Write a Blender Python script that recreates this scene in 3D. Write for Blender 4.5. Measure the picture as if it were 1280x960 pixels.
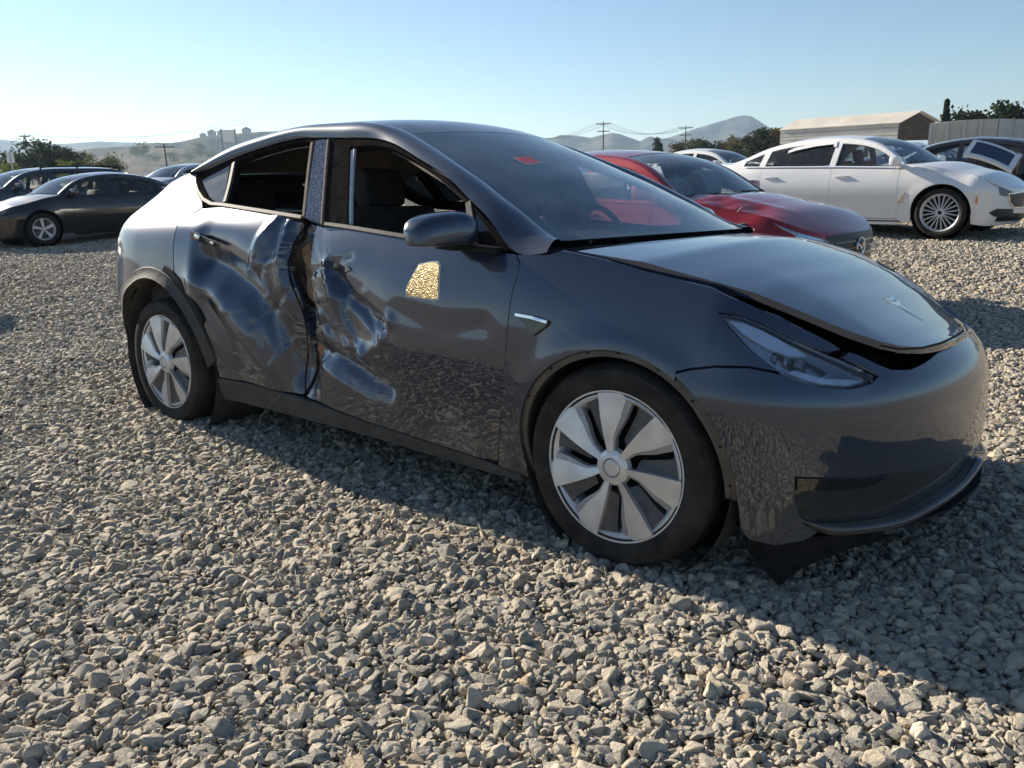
import bpy, bmesh, math, random
import numpy as np
from mathutils import Vector, Matrix, Euler
from mathutils.geometry import delaunay_2d_cdt

random.seed(7); rng = np.random.default_rng(7)
R = math.radians
for o in list(bpy.data.objects): bpy.data.objects.remove(o)
SC = bpy.context.scene
C = SC.collection

# ---------------------------------------------------------------- camera
CAM_POS = (1.325, -3.083, 1.287)
CAM_YAW, CAM_PITCH, CAM_ROLL, CAM_F = R(129.18), R(-14.65), R(-1.54), 999.6   # focal length in pixels of a 1280 wide frame
cam = bpy.data.cameras.new('camera'); co = bpy.data.objects.new('camera', cam); C.objects.link(co)
f_ = np.array([math.cos(CAM_YAW) * math.cos(CAM_PITCH), math.sin(CAM_YAW) * math.cos(CAM_PITCH), math.sin(CAM_PITCH)])
r_ = np.array([math.sin(CAM_YAW), -math.cos(CAM_YAW), 0.]); u_ = np.cross(r_, f_)
cr, sr = math.cos(CAM_ROLL), math.sin(CAM_ROLL)
r2_, u2_ = cr * r_ + sr * u_, -sr * r_ + cr * u_
co.matrix_world = Matrix(((r2_[0], u2_[0], -f_[0], CAM_POS[0]), (r2_[1], u2_[1], -f_[1], CAM_POS[1]), (r2_[2], u2_[2], -f_[2], CAM_POS[2]), (0, 0, 0, 1)))
cam.sensor_width = 36; cam.lens = CAM_F / 1280 * 36; cam.clip_start = .05; cam.clip_end = 20000
SC.camera = co

# ---------------------------------------------------------------- sky, sun, exposure
SUN_AZ, SUN_EL = R(177.4), R(24.5)              # direction to the sun: azimuth from +x towards +y, elevation
wd = bpy.data.worlds.new('World'); SC.world = wd; wd.use_nodes = True
nt = wd.node_tree; nt.nodes.clear()
sky = nt.nodes.new('ShaderNodeTexSky'); sky.sky_type = 'NISHITA'; sky.sun_disc = False
sky.sun_elevation = SUN_EL; sky.sun_rotation = math.pi / 2 - SUN_AZ
sky.air_density = 1.0; sky.dust_density = 0.05; sky.ozone_density = 3.2; sky.altitude = 0
bg = nt.nodes.new('ShaderNodeBackground'); bg.inputs['Strength'].default_value = 0.06
wo = nt.nodes.new('ShaderNodeOutputWorld')
nt.links.new(sky.outputs[0], bg.inputs[0]); nt.links.new(bg.outputs[0], wo.inputs[0])
sl = bpy.data.lights.new('sun', 'SUN'); sl.energy = 5.0; sl.angle = R(.53); sl.color = (1.0, .89, .74)
so = bpy.data.objects.new('sun', sl); C.objects.link(so); so.location = (-30, 2, 20)
sd = Vector((math.cos(SUN_AZ) * math.cos(SUN_EL), math.sin(SUN_AZ) * math.cos(SUN_EL), math.sin(SUN_EL)))
so.rotation_euler = sd.to_track_quat('Z', 'Y').to_euler()
SC.view_settings.view_transform = 'Standard'; SC.view_settings.look = 'None'
SC.view_settings.exposure = 1.1; SC.view_settings.gamma = 1.0; SC.view_settings.use_curve_mapping = False

# ---------------------------------------------------------------- numeric helpers (splines)
def nspline(xk, yk):
    """natural cubic spline through knots (yk may be 2D: knots x n); linear outside."""
    xk = np.asarray(xk, float); yk = np.asarray(yk, float); n = len(xk)
    if xk[0] > xk[-1]: xk = xk[::-1]; yk = yk[::-1]
    h = np.diff(xk)
    A = np.zeros((n, n)); B = np.zeros_like(yk)
    A[0, 0] = A[-1, -1] = 1
    for i in range(1, n - 1):
        A[i, i - 1] = h[i - 1]; A[i, i] = 2 * (h[i - 1] + h[i]); A[i, i + 1] = h[i]
        B[i] = 6 * ((yk[i + 1] - yk[i]) / h[i] - (yk[i] - yk[i - 1]) / h[i - 1])
    M = np.linalg.solve(A, B)
    def f(x):
        x = np.asarray(x, float)
        i = np.clip(np.searchsorted(xk, x) - 1, 0, n - 2)
        xx = np.clip(x, xk[0], xk[-1])
        if yk.ndim == 2:
            hh = h[i][..., None]; a = (xk[i + 1] - xx)[..., None]; b = (xx - xk[i])[..., None]
        else:
            hh = h[i]; a = xk[i + 1] - xx; b = xx - xk[i]
        return M[i] * a**3 / (6 * hh) + M[i + 1] * b**3 / (6 * hh) + (yk[i] / hh - M[i] * hh / 6) * a + (yk[i + 1] / hh - M[i + 1] * hh / 6) * b
    return f

def arc_curve(pts):
    """plan curve (0,1)->(1,0), arc-length parameter in 0..1."""
    pts = np.asarray(pts, float); n = len(pts)
    ext = np.vstack([pts, pts[-2:-4:-1] * np.array([1, -1])])          # carried across the centre line, so the nose has no ridge there
    t = np.concatenate([[0], np.cumsum(np.hypot(*np.diff(ext, axis=0).T))]); t /= t[n - 1]
    f = nspline(t, ext)
    u = np.linspace(0, 1, 200); q = f(u)
    L = np.concatenate([[0], np.cumsum(np.hypot(*np.diff(q, axis=0).T))]); L /= L[-1]
    return lambda s: (np.interp(s, L, q[:, 0]), np.interp(s, L, q[:, 1]))

class BodySurface:
    """right flank of a car as S(s, z): s is x along the flank, then wraps round the nose and the tail to the centre line"""
    def __init__(self, zk, stations, front, rear, xnose, xtail, fplan, rplan, arches=(), flare=0.012):
        xs = sorted(stations)
        self.fz = nspline(zk, np.array([stations[x] for x in xs]).T)      # z -> width at each station
        self.xs = np.array(xs); self.zk = zk
        self.sa, self.La = front; self.sr, self.Lr = rear
        self.nose = nspline(*zip(*xnose)); self.tail = nspline(*zip(*xtail))
        self.fp = arc_curve(fplan); self.rp = arc_curve(rplan)
        self.arches = arches; self.flare = flare; self.smax = front[0] + front[1]; self.smin = rear[0] - rear[1]
    def width(self, x, z):
        x = np.asarray(x, float); z = np.asarray(z, float)
        wz = self.fz(z)                                 # (..., nst)
        xc = np.clip(x, self.xs[0], self.xs[-1])
        i = np.clip(np.searchsorted(self.xs, xc) - 1, 0, len(self.xs) - 2)
        t = (xc - self.xs[i]) / (self.xs[i + 1] - self.xs[i])
        n = len(self.xs)
        def g(k): return np.take_along_axis(wz, np.clip(k, 0, n - 1)[..., None], -1)[..., 0]
        def X(k): return self.xs[np.clip(k, 0, n - 1)]
        p0, p1, p2, p3 = g(i - 1), g(i), g(i + 1), g(i + 2)
        h = X(i + 1) - X(i)
        d1 = (p2 - p1) / h; dm = np.where(i > 0, (p2 - p0) / np.maximum(X(i + 1) - X(i - 1), 1e-6), d1)
        dp = np.where(i + 2 < n, (p3 - p1) / np.maximum(X(i + 2) - X(i), 1e-6), d1)
        t2, t3 = t * t, t * t * t
        w = (2*t3 - 3*t2 + 1)*p1 + (t3 - 2*t2 + t)*h*dm + (-2*t3 + 3*t2)*p2 + (t3 - t2)*h*dp
        for (ax, az, ar) in self.arches:
            r = np.hypot(x - ax, z - az)
            w = w + self.flare * np.exp(-((r - ar) / .055)**2) * np.clip((z - az + .25) / .2, 0, 1)
        return w
    def __call__(self, s, z):
        s = np.asarray(s, float); z = np.asarray(z, float); s, z = np.broadcast_arrays(s, z)
        x = np.clip(s, self.sr, self.sa).astype(float)
        w = self.width(x, z); y = -w
        uf = np.clip((s - self.sa) / self.La, 0, 1); cx, cy = self.fp(uf)
        m = s > self.sa
        x = np.where(m, self.sa + (self.nose(z) - self.sa) * cx, x); y = np.where(m, -w * cy, y)
        ur = np.clip((self.sr - s) / self.Lr, 0, 1); cx, cy = self.rp(ur)
        m = s < self.sr
        x = np.where(m, self.sr + (self.tail(z) - self.sr) * cx, x); y = np.where(m, -w * cy, y)
        return np.stack([x, y, z], -1)

HERO_Z = [.12, .25, .35, .50, .65, .78, .88, .96, 1.03, 1.08, 1.13, 1.20, 1.30, 1.42, 1.52, 1.60]
HERO = BodySurface(HERO_Z, {
    -3.3: [.80, .86, .89, .915, .932, .942, .942, .935, .915, .880, .825, .755, .685, .615, .555, .51],
    -2.7: [.84, .885, .91, .938, .955, .960, .953, .942, .924, .900, .855, .800, .735, .662, .600, .55],
    -1.5: [.85, .885, .905, .935, .957, .960, .947, .927, .902, .881, .856, .815, .755, .682, .617, .56],
    -0.4: [.85, .885, .91, .942, .958, .956, .942, .922, .898, .877, .852, .813, .755, .682, .617, .56],
    0.30: [.86, .895, .928, .952, .953, .938, .908, .86, .78, .71, .65, .58, .50, .42, .35, .30]},
    (.30, .95), (-3.10, 1.05),
    [(.10, .78), (.16, .89), (.24, .905), (.34, .910), (.46, .915), (.54, .910), (.61, .900), (.655, .885), (.69, .860), (.74, .805), (.84, .70), (1.0, .48)],
    [(.12, -3.60), (.30, -3.78), (.50, -3.87), (.70, -3.87), (.90, -3.82), (1.05, -3.76), (1.15, -3.70), (1.3, -3.4), (1.5, -3.1)],
    [(0, 1), (.20, .985), (.42, .925), (.62, .81), (.78, .65), (.90, .45), (.975, .22), (1, 0)],
    [(0, 1), (.28, .975), (.55, .90), (.76, .76), (.89, .57), (.965, .3), (1, 0)],
    arches=((0, .335, .41), (-2.89, .335, .42)))

# ---------------------------------------------------------------- object helpers
def props(o, label=None, cat=None, group=None, kind=None):
    if label: o['label'] = label
    if cat: o['category'] = cat
    if group: o['group'] = group
    if kind: o['kind'] = kind
    return o

def thing(name, label, cat, loc=(0, 0, 0), rz=0., group=None, kind=None):
    o = bpy.data.objects.new(name, None); C.objects.link(o); o.empty_display_size = .2
    o.location = loc; o.rotation_euler = (0, 0, rz)
    return props(o, label, cat, group, kind)

def mesh(name, verts, faces, mat=None, parent=None, smooth=True, sharp=40, midx=None, loc=None, rot=None):
    me = bpy.data.meshes.new(name)
    me.from_pydata([tuple(map(float, v)) for v in verts], [], [tuple(map(int, f)) for f in faces])
    mats = mat if isinstance(mat, (list, tuple)) else [mat]
    for m in mats:
        if m: me.materials.append(m)
    if midx is not None: me.polygons.foreach_set('material_index', np.asarray(midx, np.int32))
    if smooth:
        me.polygons.foreach_set('use_smooth', [True] * len(me.polygons))
        if sharp: me.set_sharp_from_angle(angle=R(sharp))
    me.update()
    o = bpy.data.objects.new(name, me); C.objects.link(o)
    if parent: o.parent = parent
    if loc is not None: o.location = loc
    if rot is not None: o.rotation_euler = rot
    return o

class MB:
    """collects simple solids into one mesh"""
    def __init__(s): s.v = []; s.f = []; s.m = []
    def add(s, v, f, m=0):
        n = len(s.v); s.v += [tuple(p) for p in v]; s.f += [tuple(i + n for i in q) for q in f]; s.m += [m] * len(f); return s
    def box(s, c, d, rot=None, m=0, bev=0.):
        hx, hy, hz = d[0] / 2, d[1] / 2, d[2] / 2
        if bev <= 0:
            v = [(x, y, z) for x in (-hx, hx) for y in (-hy, hy) for z in (-hz, hz)]
            f = [(0, 1, 3, 2), (4, 6, 7, 5), (0, 4, 5, 1), (2, 3, 7, 6), (0, 2, 6, 4), (1, 5, 7, 3)]
        else:
            bm = bmesh.new(); bmesh.ops.create_cube(bm, size=1)
            for q in bm.verts: q.co = Vector((q.co.x * d[0], q.co.y * d[1], q.co.z * d[2]))
            bmesh.ops.bevel(bm, geom=list(bm.edges), offset=bev, segments=2, affect='EDGES', profile=.6)
            bm.verts.index_update(); v = [tuple(q.co) for q in bm.verts]; f = [tuple(q.index for q in fc.verts) for fc in bm.faces]; bm.free()
        M = Euler(rot).to_matrix() if rot is not None else Matrix.Identity(3)
        return s.add([Vector(c) + M @ Vector(p) for p in v], f, m)
    def tube(s, pts, r, n=8, m=0, cap=True):
        pts = [Vector(p) for p in pts]; rr = r if isinstance(r, (list, tuple)) else [r] * len(pts)
        v = []; f = []
        up = Vector((0, 0, 1))
        for i, p in enumerate(pts):
            t = (pts[min(i + 1, len(pts) - 1)] - pts[max(i - 1, 0)]).normalized()
            a = t.cross(up if abs(t.z) < .95 else Vector((1, 0, 0))).normalized(); b = t.cross(a)
            for k in range(n):
                w = 2 * math.pi * k / n
                v.append(p + (a * math.cos(w) + b * math.sin(w)) * rr[i])
        for i in range(len(pts) - 1):
            for k in range(n):
                f.append((i * n + k, i * n + (k + 1) % n, (i + 1) * n + (k + 1) % n, (i + 1) * n + k))
        if cap: f += [tuple(range(n))[::-1], tuple(range((len(pts) - 1) * n, len(pts) * n))]
        return s.add(v, f, m)
    def lathe(s, prof, n=48, axis='y', c=(0, 0, 0), m=0, closed=False):
        """prof: (axial, radius) pairs"""
        v = []; f = []
        for a, r in prof:
            for k in range(n):
                w = 2 * math.pi * k / n
                p = (a, r * math.cos(w), r * math.sin(w))
                if axis == 'y': p = (r * math.cos(w), a, r * math.sin(w))
                if axis == 'z': p = (r * math.cos(w), r * math.sin(w), a)
                v.append((p[0] + c[0], p[1] + c[1], p[2] + c[2]))
        L = len(prof)
        for i in range(L if closed else L - 1):
            j = (i + 1) % L
            for k in range(n):
                f.append((i * n + k, i * n + (k + 1) % n, j * n + (k + 1) % n, j * n + k))
        return s.add(v, f, m)
    def prism(s, poly, y0, y1, m=0, to=lambda x, y, z: (x, y, z)):
        """poly in (x, z), between y0 and y1"""
        n = len(poly)
        v = [to(x, y0, z) for x, z in poly] + [to(x, y1, z) for x, z in poly]
        f = [tuple(range(n)), tuple(range(2 * n - 1, n - 1, -1))] + [(i, i + n, (i + 1) % n + n, (i + 1) % n) for i in range(n)]
        return s.add(v, f, m)
    def build(s, name, mat, parent=None, smooth=True, sharp=35, loc=None, rot=None, fix=True):
        o = mesh(name, s.v, s.f, mat, parent, smooth, None, s.m, loc, rot)
        if fix:
            bm = bmesh.new(); bm.from_mesh(o.data); bmesh.ops.recalc_face_normals(bm, faces=bm.faces); bm.to_mesh(o.data); bm.free()
        if smooth and sharp: o.data.set_sharp_from_angle(angle=R(sharp))
        return o

def resample(poly, step, closed=True):
    P = np.asarray(poly, float)
    if closed: P = np.vstack([P, P[:1]])
    out = []
    for a, b in zip(P[:-1], P[1:]):
        n = max(1, int(round(np.linalg.norm(b - a) / step)))
        for k in range(n): out.append(a + (b - a) * k / n)
    if not closed: out.append(P[-1])
    return np.array(out)

def inside(P, poly):
    x, y = P[:, 0], P[:, 1]; r = np.zeros(len(P), bool); Q = np.asarray(poly)
    a = Q; b = np.roll(Q, -1, 0)
    for (x0, y0), (x1, y1) in zip(a, b):
        c = (y0 > y) != (y1 > y)
        with np.errstate(divide='ignore', invalid='ignore'):
            r ^= c & (x < (x1 - x0) * (y - y0) / (y1 - y0 + 1e-300) + x0)
    return r

def shrink(poly, d):
    P = np.asarray(poly, float); a = np.roll(P, 1, 0); b = np.roll(P, -1, 0)
    A = .5 * np.sum(P[:, 0] * b[:, 1] - b[:, 0] * P[:, 1]); sg = 1 if A > 0 else -1
    def nrm(v): v = np.stack([-v[:, 1], v[:, 0]], 1) * sg; return v / np.maximum(np.linalg.norm(v, axis=1, keepdims=True), 1e-9)
    n0, n1 = nrm(P - a), nrm(b - P); n = n0 + n1; n /= np.maximum(np.linalg.norm(n, axis=1, keepdims=True), 1e-6)
    k = np.clip(np.sum(n * n0, 1), .5, 1)
    return P + n * (d / k)[:, None]

def seg_dist(P, poly):
    """distance of points to a closed polyline"""
    Q = np.asarray(poly); best = np.full(len(P), 1e9)
    for a, b in zip(Q, np.roll(Q, -1, 0)):
        ab = b - a; t = np.clip(((P - a) @ ab) / max(ab @ ab, 1e-12), 0, 1)
        best = np.minimum(best, np.linalg.norm(P - a - t[:, None] * ab, axis=1))
    return best

def tri2d(outline, holes, step):
    O = resample(outline, step); H = [resample(h, step) for h in holes]
    lo, hi = O.min(0), O.max(0)
    xs = np.arange(lo[0], hi[0], step); zs = np.arange(lo[1], hi[1], step * .866)
    G = np.array([(x + (.5 * step if j % 2 else 0), z) for j, z in enumerate(zs) for x in xs]).reshape(-1, 2)
    if len(G):
        k = inside(G, O)
        for h in H: k &= ~inside(G, h)
        G = G[k]
        if len(G):
            k = seg_dist(G, O) > .55 * step
            for h in H: k &= seg_dist(G, h) > .55 * step
            G = G[k]
    pts = [O] + H + [G]; V = np.vstack([q for q in pts if len(q)])
    E = []; n = 0; loops = []
    for q in [O] + H:
        E += [(n + i, n + (i + 1) % len(q)) for i in range(len(q))]; loops.append(list(range(n, n + len(q)))); n += len(q)
    v, e, f, ov, oe, of = delaunay_2d_cdt([Vector(map(float, p)) for p in V], E, [], 0, 1e-7)
    v2 = np.array([tuple(p) for p in v]); F = np.array([t for t in f if len(t) == 3])
    cen = v2[F].mean(1); k = inside(cen, O)
    for h in H: k &= ~inside(cen, h)
    F = F[k]
    # orientation ccw
    a, b, c = v2[F[:, 0]], v2[F[:, 1]], v2[F[:, 2]]
    ar = (b[:, 0] - a[:, 0]) * (c[:, 1] - a[:, 1]) - (b[:, 1] - a[:, 1]) * (c[:, 0] - a[:, 0])
    F[ar < 0] = F[ar < 0][:, ::-1]; F = F[np.abs(ar) > 1e-10]
    return v2, F

def surf_normal(S, s, z, e=2e-3):
    s = np.clip(s, S.smin + 3 * e, S.smax - 3 * e); a = S(s + e, z) - S(s - e, z); b = S(s, z + e) - S(s, z - e)
    n = np.cross(a, b); n /= np.maximum(np.linalg.norm(n, axis=-1, keepdims=True), 1e-9)
    return n

def panel(name, S, outline, mat, parent, step=.04, holes=(), gap=0., off=0., disp=None, flange=.02, mirror=False, sharp=35, origin=(0, 0, 0), thick=0.):
    """a body panel cut from the flank surface S along an outline in (s, z); edges are folded inward"""
    O = shrink(outline, gap) if gap else np.asarray(outline, float)
    v2, F = tri2d(O, holes, step)
    s, z = v2[:, 0], v2[:, 1]
    P = S(s, z); N = surf_normal(S, s, z)
    P = P + N * off
    if disp is not None: P = P + disp(s, z, P, N)
    V = P.copy(); faces = [tuple(t) for t in F]
    if flange > 0:
        ed = {}
        for t in F:
            for i in range(3):
                a, b = int(t[i]), int(t[(i + 1) % 3])
                if (b, a) in ed: del ed[(b, a)]
                else: ed[(a, b)] = 1
        bv = sorted({i for e in ed for i in e}); mp = {i: len(V) + k for k, i in enumerate(bv)}
        mp2 = {i: len(V) + len(bv) + k for k, i in enumerate(bv)}
        cen2 = v2.mean(0)
        V = np.vstack([V, P[bv] - N[bv] * .004, P[bv] - N[bv] * flange])
        # first ring rounds the edge: push the outermost ring outward a hair
        out = {}
        for (a, b) in ed:
            d = v2[b] - v2[a]; nrm = np.array([d[1], -d[0]]); nrm /= max(np.linalg.norm(nrm), 1e-9)
            for i in (a, b): out.setdefault(i, []).append(nrm)
        for i in bv:
            nn = np.mean(out[i], 0); q = v2[i] + nn * .003
            d3 = S(q[0], q[1]) - S(v2[i][0], v2[i][1])
            V[mp[i]] += d3; V[mp2[i]] += d3
        for (a, b) in ed:
            faces.append((b, a, mp[a], mp[b])); faces.append((mp[b], mp[a], mp2[a], mp2[b]))
    V = V - np.array(origin)
    # outward facing check
    obs = []
    t = F[len(F) // 2]; n = np.cross(P[t[1]] - P[t[0]], P[t[2]] - P[t[0]])
    if n @ N[t[0]] < 0: faces = [q[::-1] for q in faces]
    o = mesh(name, V, faces, mat, parent, True, sharp)
    if mirror:
        V2 = V + np.array(origin); V2[:, 1] *= -1; V2 -= np.array(origin)
        o2 = mesh(name, V2, [q[::-1] for q in faces], mat, parent, True, sharp)
        return o, o2
    return o

def ribbon(name, edge, mat, parent, crown=0.02, bow=0., n=16, origin=(0, 0, 0), yscale=1., thick=.012, off=0., sharp=35, y0=-1., y1=1., fn=None, step=.05):
    """skin between an edge line on the right (x, y<0, z) and its mirror image: rows bow forward and crown up"""
    E = resample(np.asarray(edge, float), step, closed=False)
    if not isinstance(crown, (int, float)): cr_ = np.interp(np.linspace(0, 1, len(E)), np.linspace(0, 1, len(crown)), crown)
    else: cr_ = np.full(len(E), crown)
    if not isinstance(bow, (int, float)): bw_ = np.interp(np.linspace(0, 1, len(E)), np.linspace(0, 1, len(bow)), bow)
    else: bw_ = np.full(len(E), bow)
    tt = np.linspace(y0, y1, n + 1); V = []
    for i, e in enumerate(E):
        for t in tt:
            k = 1 - t * t
            V.append((e[0] + bw_[i] * k, -e[1] * t * yscale, e[2] + cr_[i] * (1 - abs(t) ** 2.2) + off))
    V = np.array(V)
    if fn is not None: V = fn(V)
    m = n + 1; F = [(i * m + j, i * m + j + 1, (i + 1) * m + j + 1, (i + 1) * m + j) for i in range(len(E) - 1) for j in range(n)]
    q = F[len(F) // 2]
    nz = np.cross(V[q[1]] - V[q[0]], V[q[2]] - V[q[0]])[2]
    if nz < 0: F = [f[::-1] for f in F]
    if thick:
        nb = len(V); V = np.vstack([V, V - np.array([0, 0, thick])])
        def idx(i, j): return i * m + j
        B = [idx(0, j) for j in range(m)] + [idx(i, n) for i in range(1, len(E))] + [idx(len(E) - 1, j) for j in range(n - 1, -1, -1)] + [idx(i, 0) for i in range(len(E) - 2, 0, -1)]
        f2 = [(B[k], B[(k + 1) % len(B)], B[(k + 1) % len(B)] + nb, B[k] + nb) for k in range(len(B))]
        if nz < 0: pass
        F = F + [q[::-1] if nz >= 0 else q for q in f2]
    return mesh(name, V - np.array(origin), F, mat, parent, True, sharp)

# ---------------------------------------------------------------- materials
MATS = {}
def new_mat(name):
    m = bpy.data.materials.new(name); m.use_nodes = True; n = m.node_tree.nodes; n.clear()
    out = n.new('ShaderNodeOutputMaterial'); return m, m.node_tree, out
def N_(t, typ, **k):
    n = t.nodes.new(typ)
    for a, b in k.items():
        if a in n.inputs: n.inputs[a].default_value = b
        else: setattr(n, a, b)
    return n
def ramp(t, stops, interp='LINEAR'):
    n = t.nodes.new('ShaderNodeValToRGB'); r = n.color_ramp; r.interpolation = interp
    while len(r.elements) > 1: r.elements.remove(r.elements[0])
    r.elements[0].position = stops[0][0]; r.elements[0].color = (*stops[0][1], 1) if len(stops[0][1]) == 3 else stops[0][1]
    for p, c in stops[1:]:
        e = r.elements.new(p); e.color = (*c, 1)
    return n
def g3(v): return (v, v, v)

def simple(name, col, rough=.6, metal=0., coat=0., noise=.15, nscale=30., bump=0., bscale=200., spec=.5, mottle=None, ior=1.5):
    """principled material with a little tonal variation, and fine relief if asked for"""
    if name in MATS: return MATS[name]
    m, t, out = new_mat(name)
    b = N_(t, 'ShaderNodeBsdfPrincipled', Roughness=rough, Metallic=metal, IOR=ior)
    b.inputs['Coat Weight'].default_value = coat; b.inputs['Coat Roughness'].default_value = .03; b.inputs['Specular IOR Level'].default_value = spec
    tc = N_(t, 'ShaderNodeTexCoord')
    nz = N_(t, 'ShaderNodeTexNoise', Scale=nscale, Detail=5.0); t.links.new(tc.outputs['Object'], nz.inputs['Vector'])
    a = tuple(max(0, c * (1 - noise)) for c in col); c2 = tuple(min(1, c * (1 + noise)) for c in (mottle or col))
    rp = ramp(t, [(.3, a), (.7, c2)]); t.links.new(nz.outputs['Fac'], rp.inputs[0]); t.links.new(rp.outputs[0], b.inputs['Base Color'])
    if bump:
        n2 = N_(t, 'ShaderNodeTexNoise', Scale=bscale, Detail=4.0); t.links.new(tc.outputs['Object'], n2.inputs['Vector'])
        bp = N_(t, 'ShaderNodeBump', Strength=bump, Distance=.01); t.links.new(n2.outputs['Fac'], bp.inputs['Height']); t.links.new(bp.outputs[0], b.inputs['Normal'])
    t.links.new(b.outputs[0], out.inputs[0]); MATS[name] = m; return m

def paint(name, col, metal=.5, rough=.35, dust=.12, dustcol=(.36, .32, .26), coat=1.0, low=.0, flake=True, wave=0., coatior=1.6):
    """clear-coated car paint under a patchy film of dust"""
    if name in MATS: return MATS[name]
    m, t, out = new_mat(name); L = t.links.new
    b = N_(t, 'ShaderNodeBsdfPrincipled', Roughness=rough, Metallic=metal); b.inputs['Coat Weight'].default_value = coat; b.inputs['Specular IOR Level'].default_value = .15
    b.inputs['Coat Roughness'].default_value = .01; b.inputs['Coat IOR'].default_value = coatior
    tc = N_(t, 'ShaderNodeTexCoord')
    nz = N_(t, 'ShaderNodeTexNoise', Scale=3.0, Detail=8.0, Roughness=.7); L(tc.outputs['Object'], nz.inputs['Vector'])
    n2 = N_(t, 'ShaderNodeTexNoise', Scale=160.0, Detail=3.0); L(tc.outputs['Object'], n2.inputs['Vector'])
    # dust amount = broad patches x fine speckle (+ road dirt low on the flank)
    mp = N_(t, 'ShaderNodeMapRange'); mp.inputs[1].default_value = .38; mp.inputs[2].default_value = .75; mp.inputs[3].default_value = .25; mp.inputs[4].default_value = 1.0
    L(nz.outputs['Fac'], mp.inputs[0])
    mp2 = N_(t, 'ShaderNodeMapRange'); mp2.inputs[1].default_value = .35; mp2.inputs[2].default_value = .7; mp2.inputs[3].default_value = .4; mp2.inputs[4].default_value = 1.3
    L(n2.outputs['Fac'], mp2.inputs[0])
    mu = N_(t, 'ShaderNodeMath', operation='MULTIPLY'); L(mp.outputs[0], mu.inputs[0]); L(mp2.outputs[0], mu.inputs[1])
    mu2 = N_(t, 'ShaderNodeMath', operation='MULTIPLY'); L(mu.outputs[0], mu2.inputs[0]); mu2.inputs[1].default_value = dust
    fac = mu2.outputs[0]
    if low:
        sx = N_(t, 'ShaderNodeSeparateXYZ'); L(tc.outputs['Object'], sx.inputs[0])
        mr = N_(t, 'ShaderNodeMapRange'); mr.inputs[1].default_value = .55; mr.inputs[2].default_value = .22; mr.inputs[3].default_value = 0; mr.inputs[4].default_value = low
        L(sx.outputs[2], mr.inputs[0])
        mm = N_(t, 'ShaderNodeMath', operation='MULTIPLY'); L(mr.outputs[0], mm.inputs[0]); L(mp2.outputs[0], mm.inputs[1])
        ad = N_(t, 'ShaderNodeMath', operation='ADD'); L(fac, ad.inputs[0]); L(mm.outputs[0], ad.inputs[1]); ad.use_clamp = True; fac = ad.outputs[0]
    b.inputs['Base Color'].default_value = (*col, 1)
    if wave:
        w = N_(t, 'ShaderNodeTexNoise', Scale=9.0, Detail=2.0); L(tc.outputs['Object'], w.inputs['Vector'])
        bp = N_(t, 'ShaderNodeBump', Strength=wave, Distance=.02); L(w.outputs['Fac'], bp.inputs['Height']); L(bp.outputs[0], b.inputs['Normal']); L(bp.outputs[0], b.inputs['Coat Normal'])
    d = N_(t, 'ShaderNodeBsdfDiffuse', Color=(*dustcol, 1))
    mx = N_(t, 'ShaderNodeMixShader'); L(fac, mx.inputs[0]); L(b.outputs[0], mx.inputs[1]); L(d.outputs[0], mx.inputs[2])
    L(mx.outputs[0], out.inputs[0]); MATS[name] = m; return m

def glass(name, tint=(.75, .8, .78), refl=1.0, dust=.05, dustcol=(.5, .5, .48), rough=.0, ior=1.7):
    """window glass: tinted see-through sheet with a Fresnel reflection and a film of dust"""
    if name in MATS: return MATS[name]
    m, t, out = new_mat(name); L = t.links.new
    tr = N_(t, 'ShaderNodeBsdfTransparent', Color=(*tint, 1)); gl = N_(t, 'ShaderNodeBsdfGlossy', Roughness=rough, Color=(refl, refl, refl, 1))
    fr = N_(t, 'ShaderNodeFresnel', IOR=ior)
    mx = N_(t, 'ShaderNodeMixShader'); L(fr.outputs[0], mx.inputs[0]); L(tr.outputs[0], mx.inputs[1]); L(gl.outputs[0], mx.inputs[2])
    tc = N_(t, 'ShaderNodeTexCoord'); nz = N_(t, 'ShaderNodeTexNoise', Scale=5.0, Detail=8.0, Roughness=.7); L(tc.outputs['Object'], nz.inputs['Vector'])
    mp = N_(t, 'ShaderNodeMapRange'); mp.inputs[1].default_value = .3; mp.inputs[2].default_value = .75; mp.inputs[3].default_value = dust * .4; mp.inputs[4].default_value = dust * 1.6
    L(nz.outputs['Fac'], mp.inputs[0])
    df = N_(t, 'ShaderNodeBsdfDiffuse', Color=(*dustcol, 1))
    m2 = N_(t, 'ShaderNodeMixShader'); L(mp.outputs[0], m2.inputs[0]); L(mx.outputs[0], m2.inputs[1]); L(df.outputs[0], m2.inputs[2])
    L(m2.outputs[0], out.inputs[0]); MATS[name] = m; return m

def leafmat(name, c0, c1, trans=.25):
    if name in MATS: return MATS[name]
    m, t, out = new_mat(name); L = t.links.new
    g = N_(t, 'ShaderNodeNewGeometry'); rp = ramp(t, [(0, c0), (1, c1)]); L(g.outputs['Random Per Island'], rp.inputs[0])
    d = N_(t, 'ShaderNodeBsdfDiffuse'); L(rp.outputs[0], d.inputs[0]); tl = N_(t, 'ShaderNodeBsdfTranslucent'); L(rp.outputs[0], tl.inputs[0])
    mx = N_(t, 'ShaderNodeMixShader'); mx.inputs[0].default_value = trans; L(d.outputs[0], mx.inputs[1]); L(tl.outputs[0], mx.inputs[2]); L(mx.outputs[0], out.inputs[0])
    MATS[name] = m; return m

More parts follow.
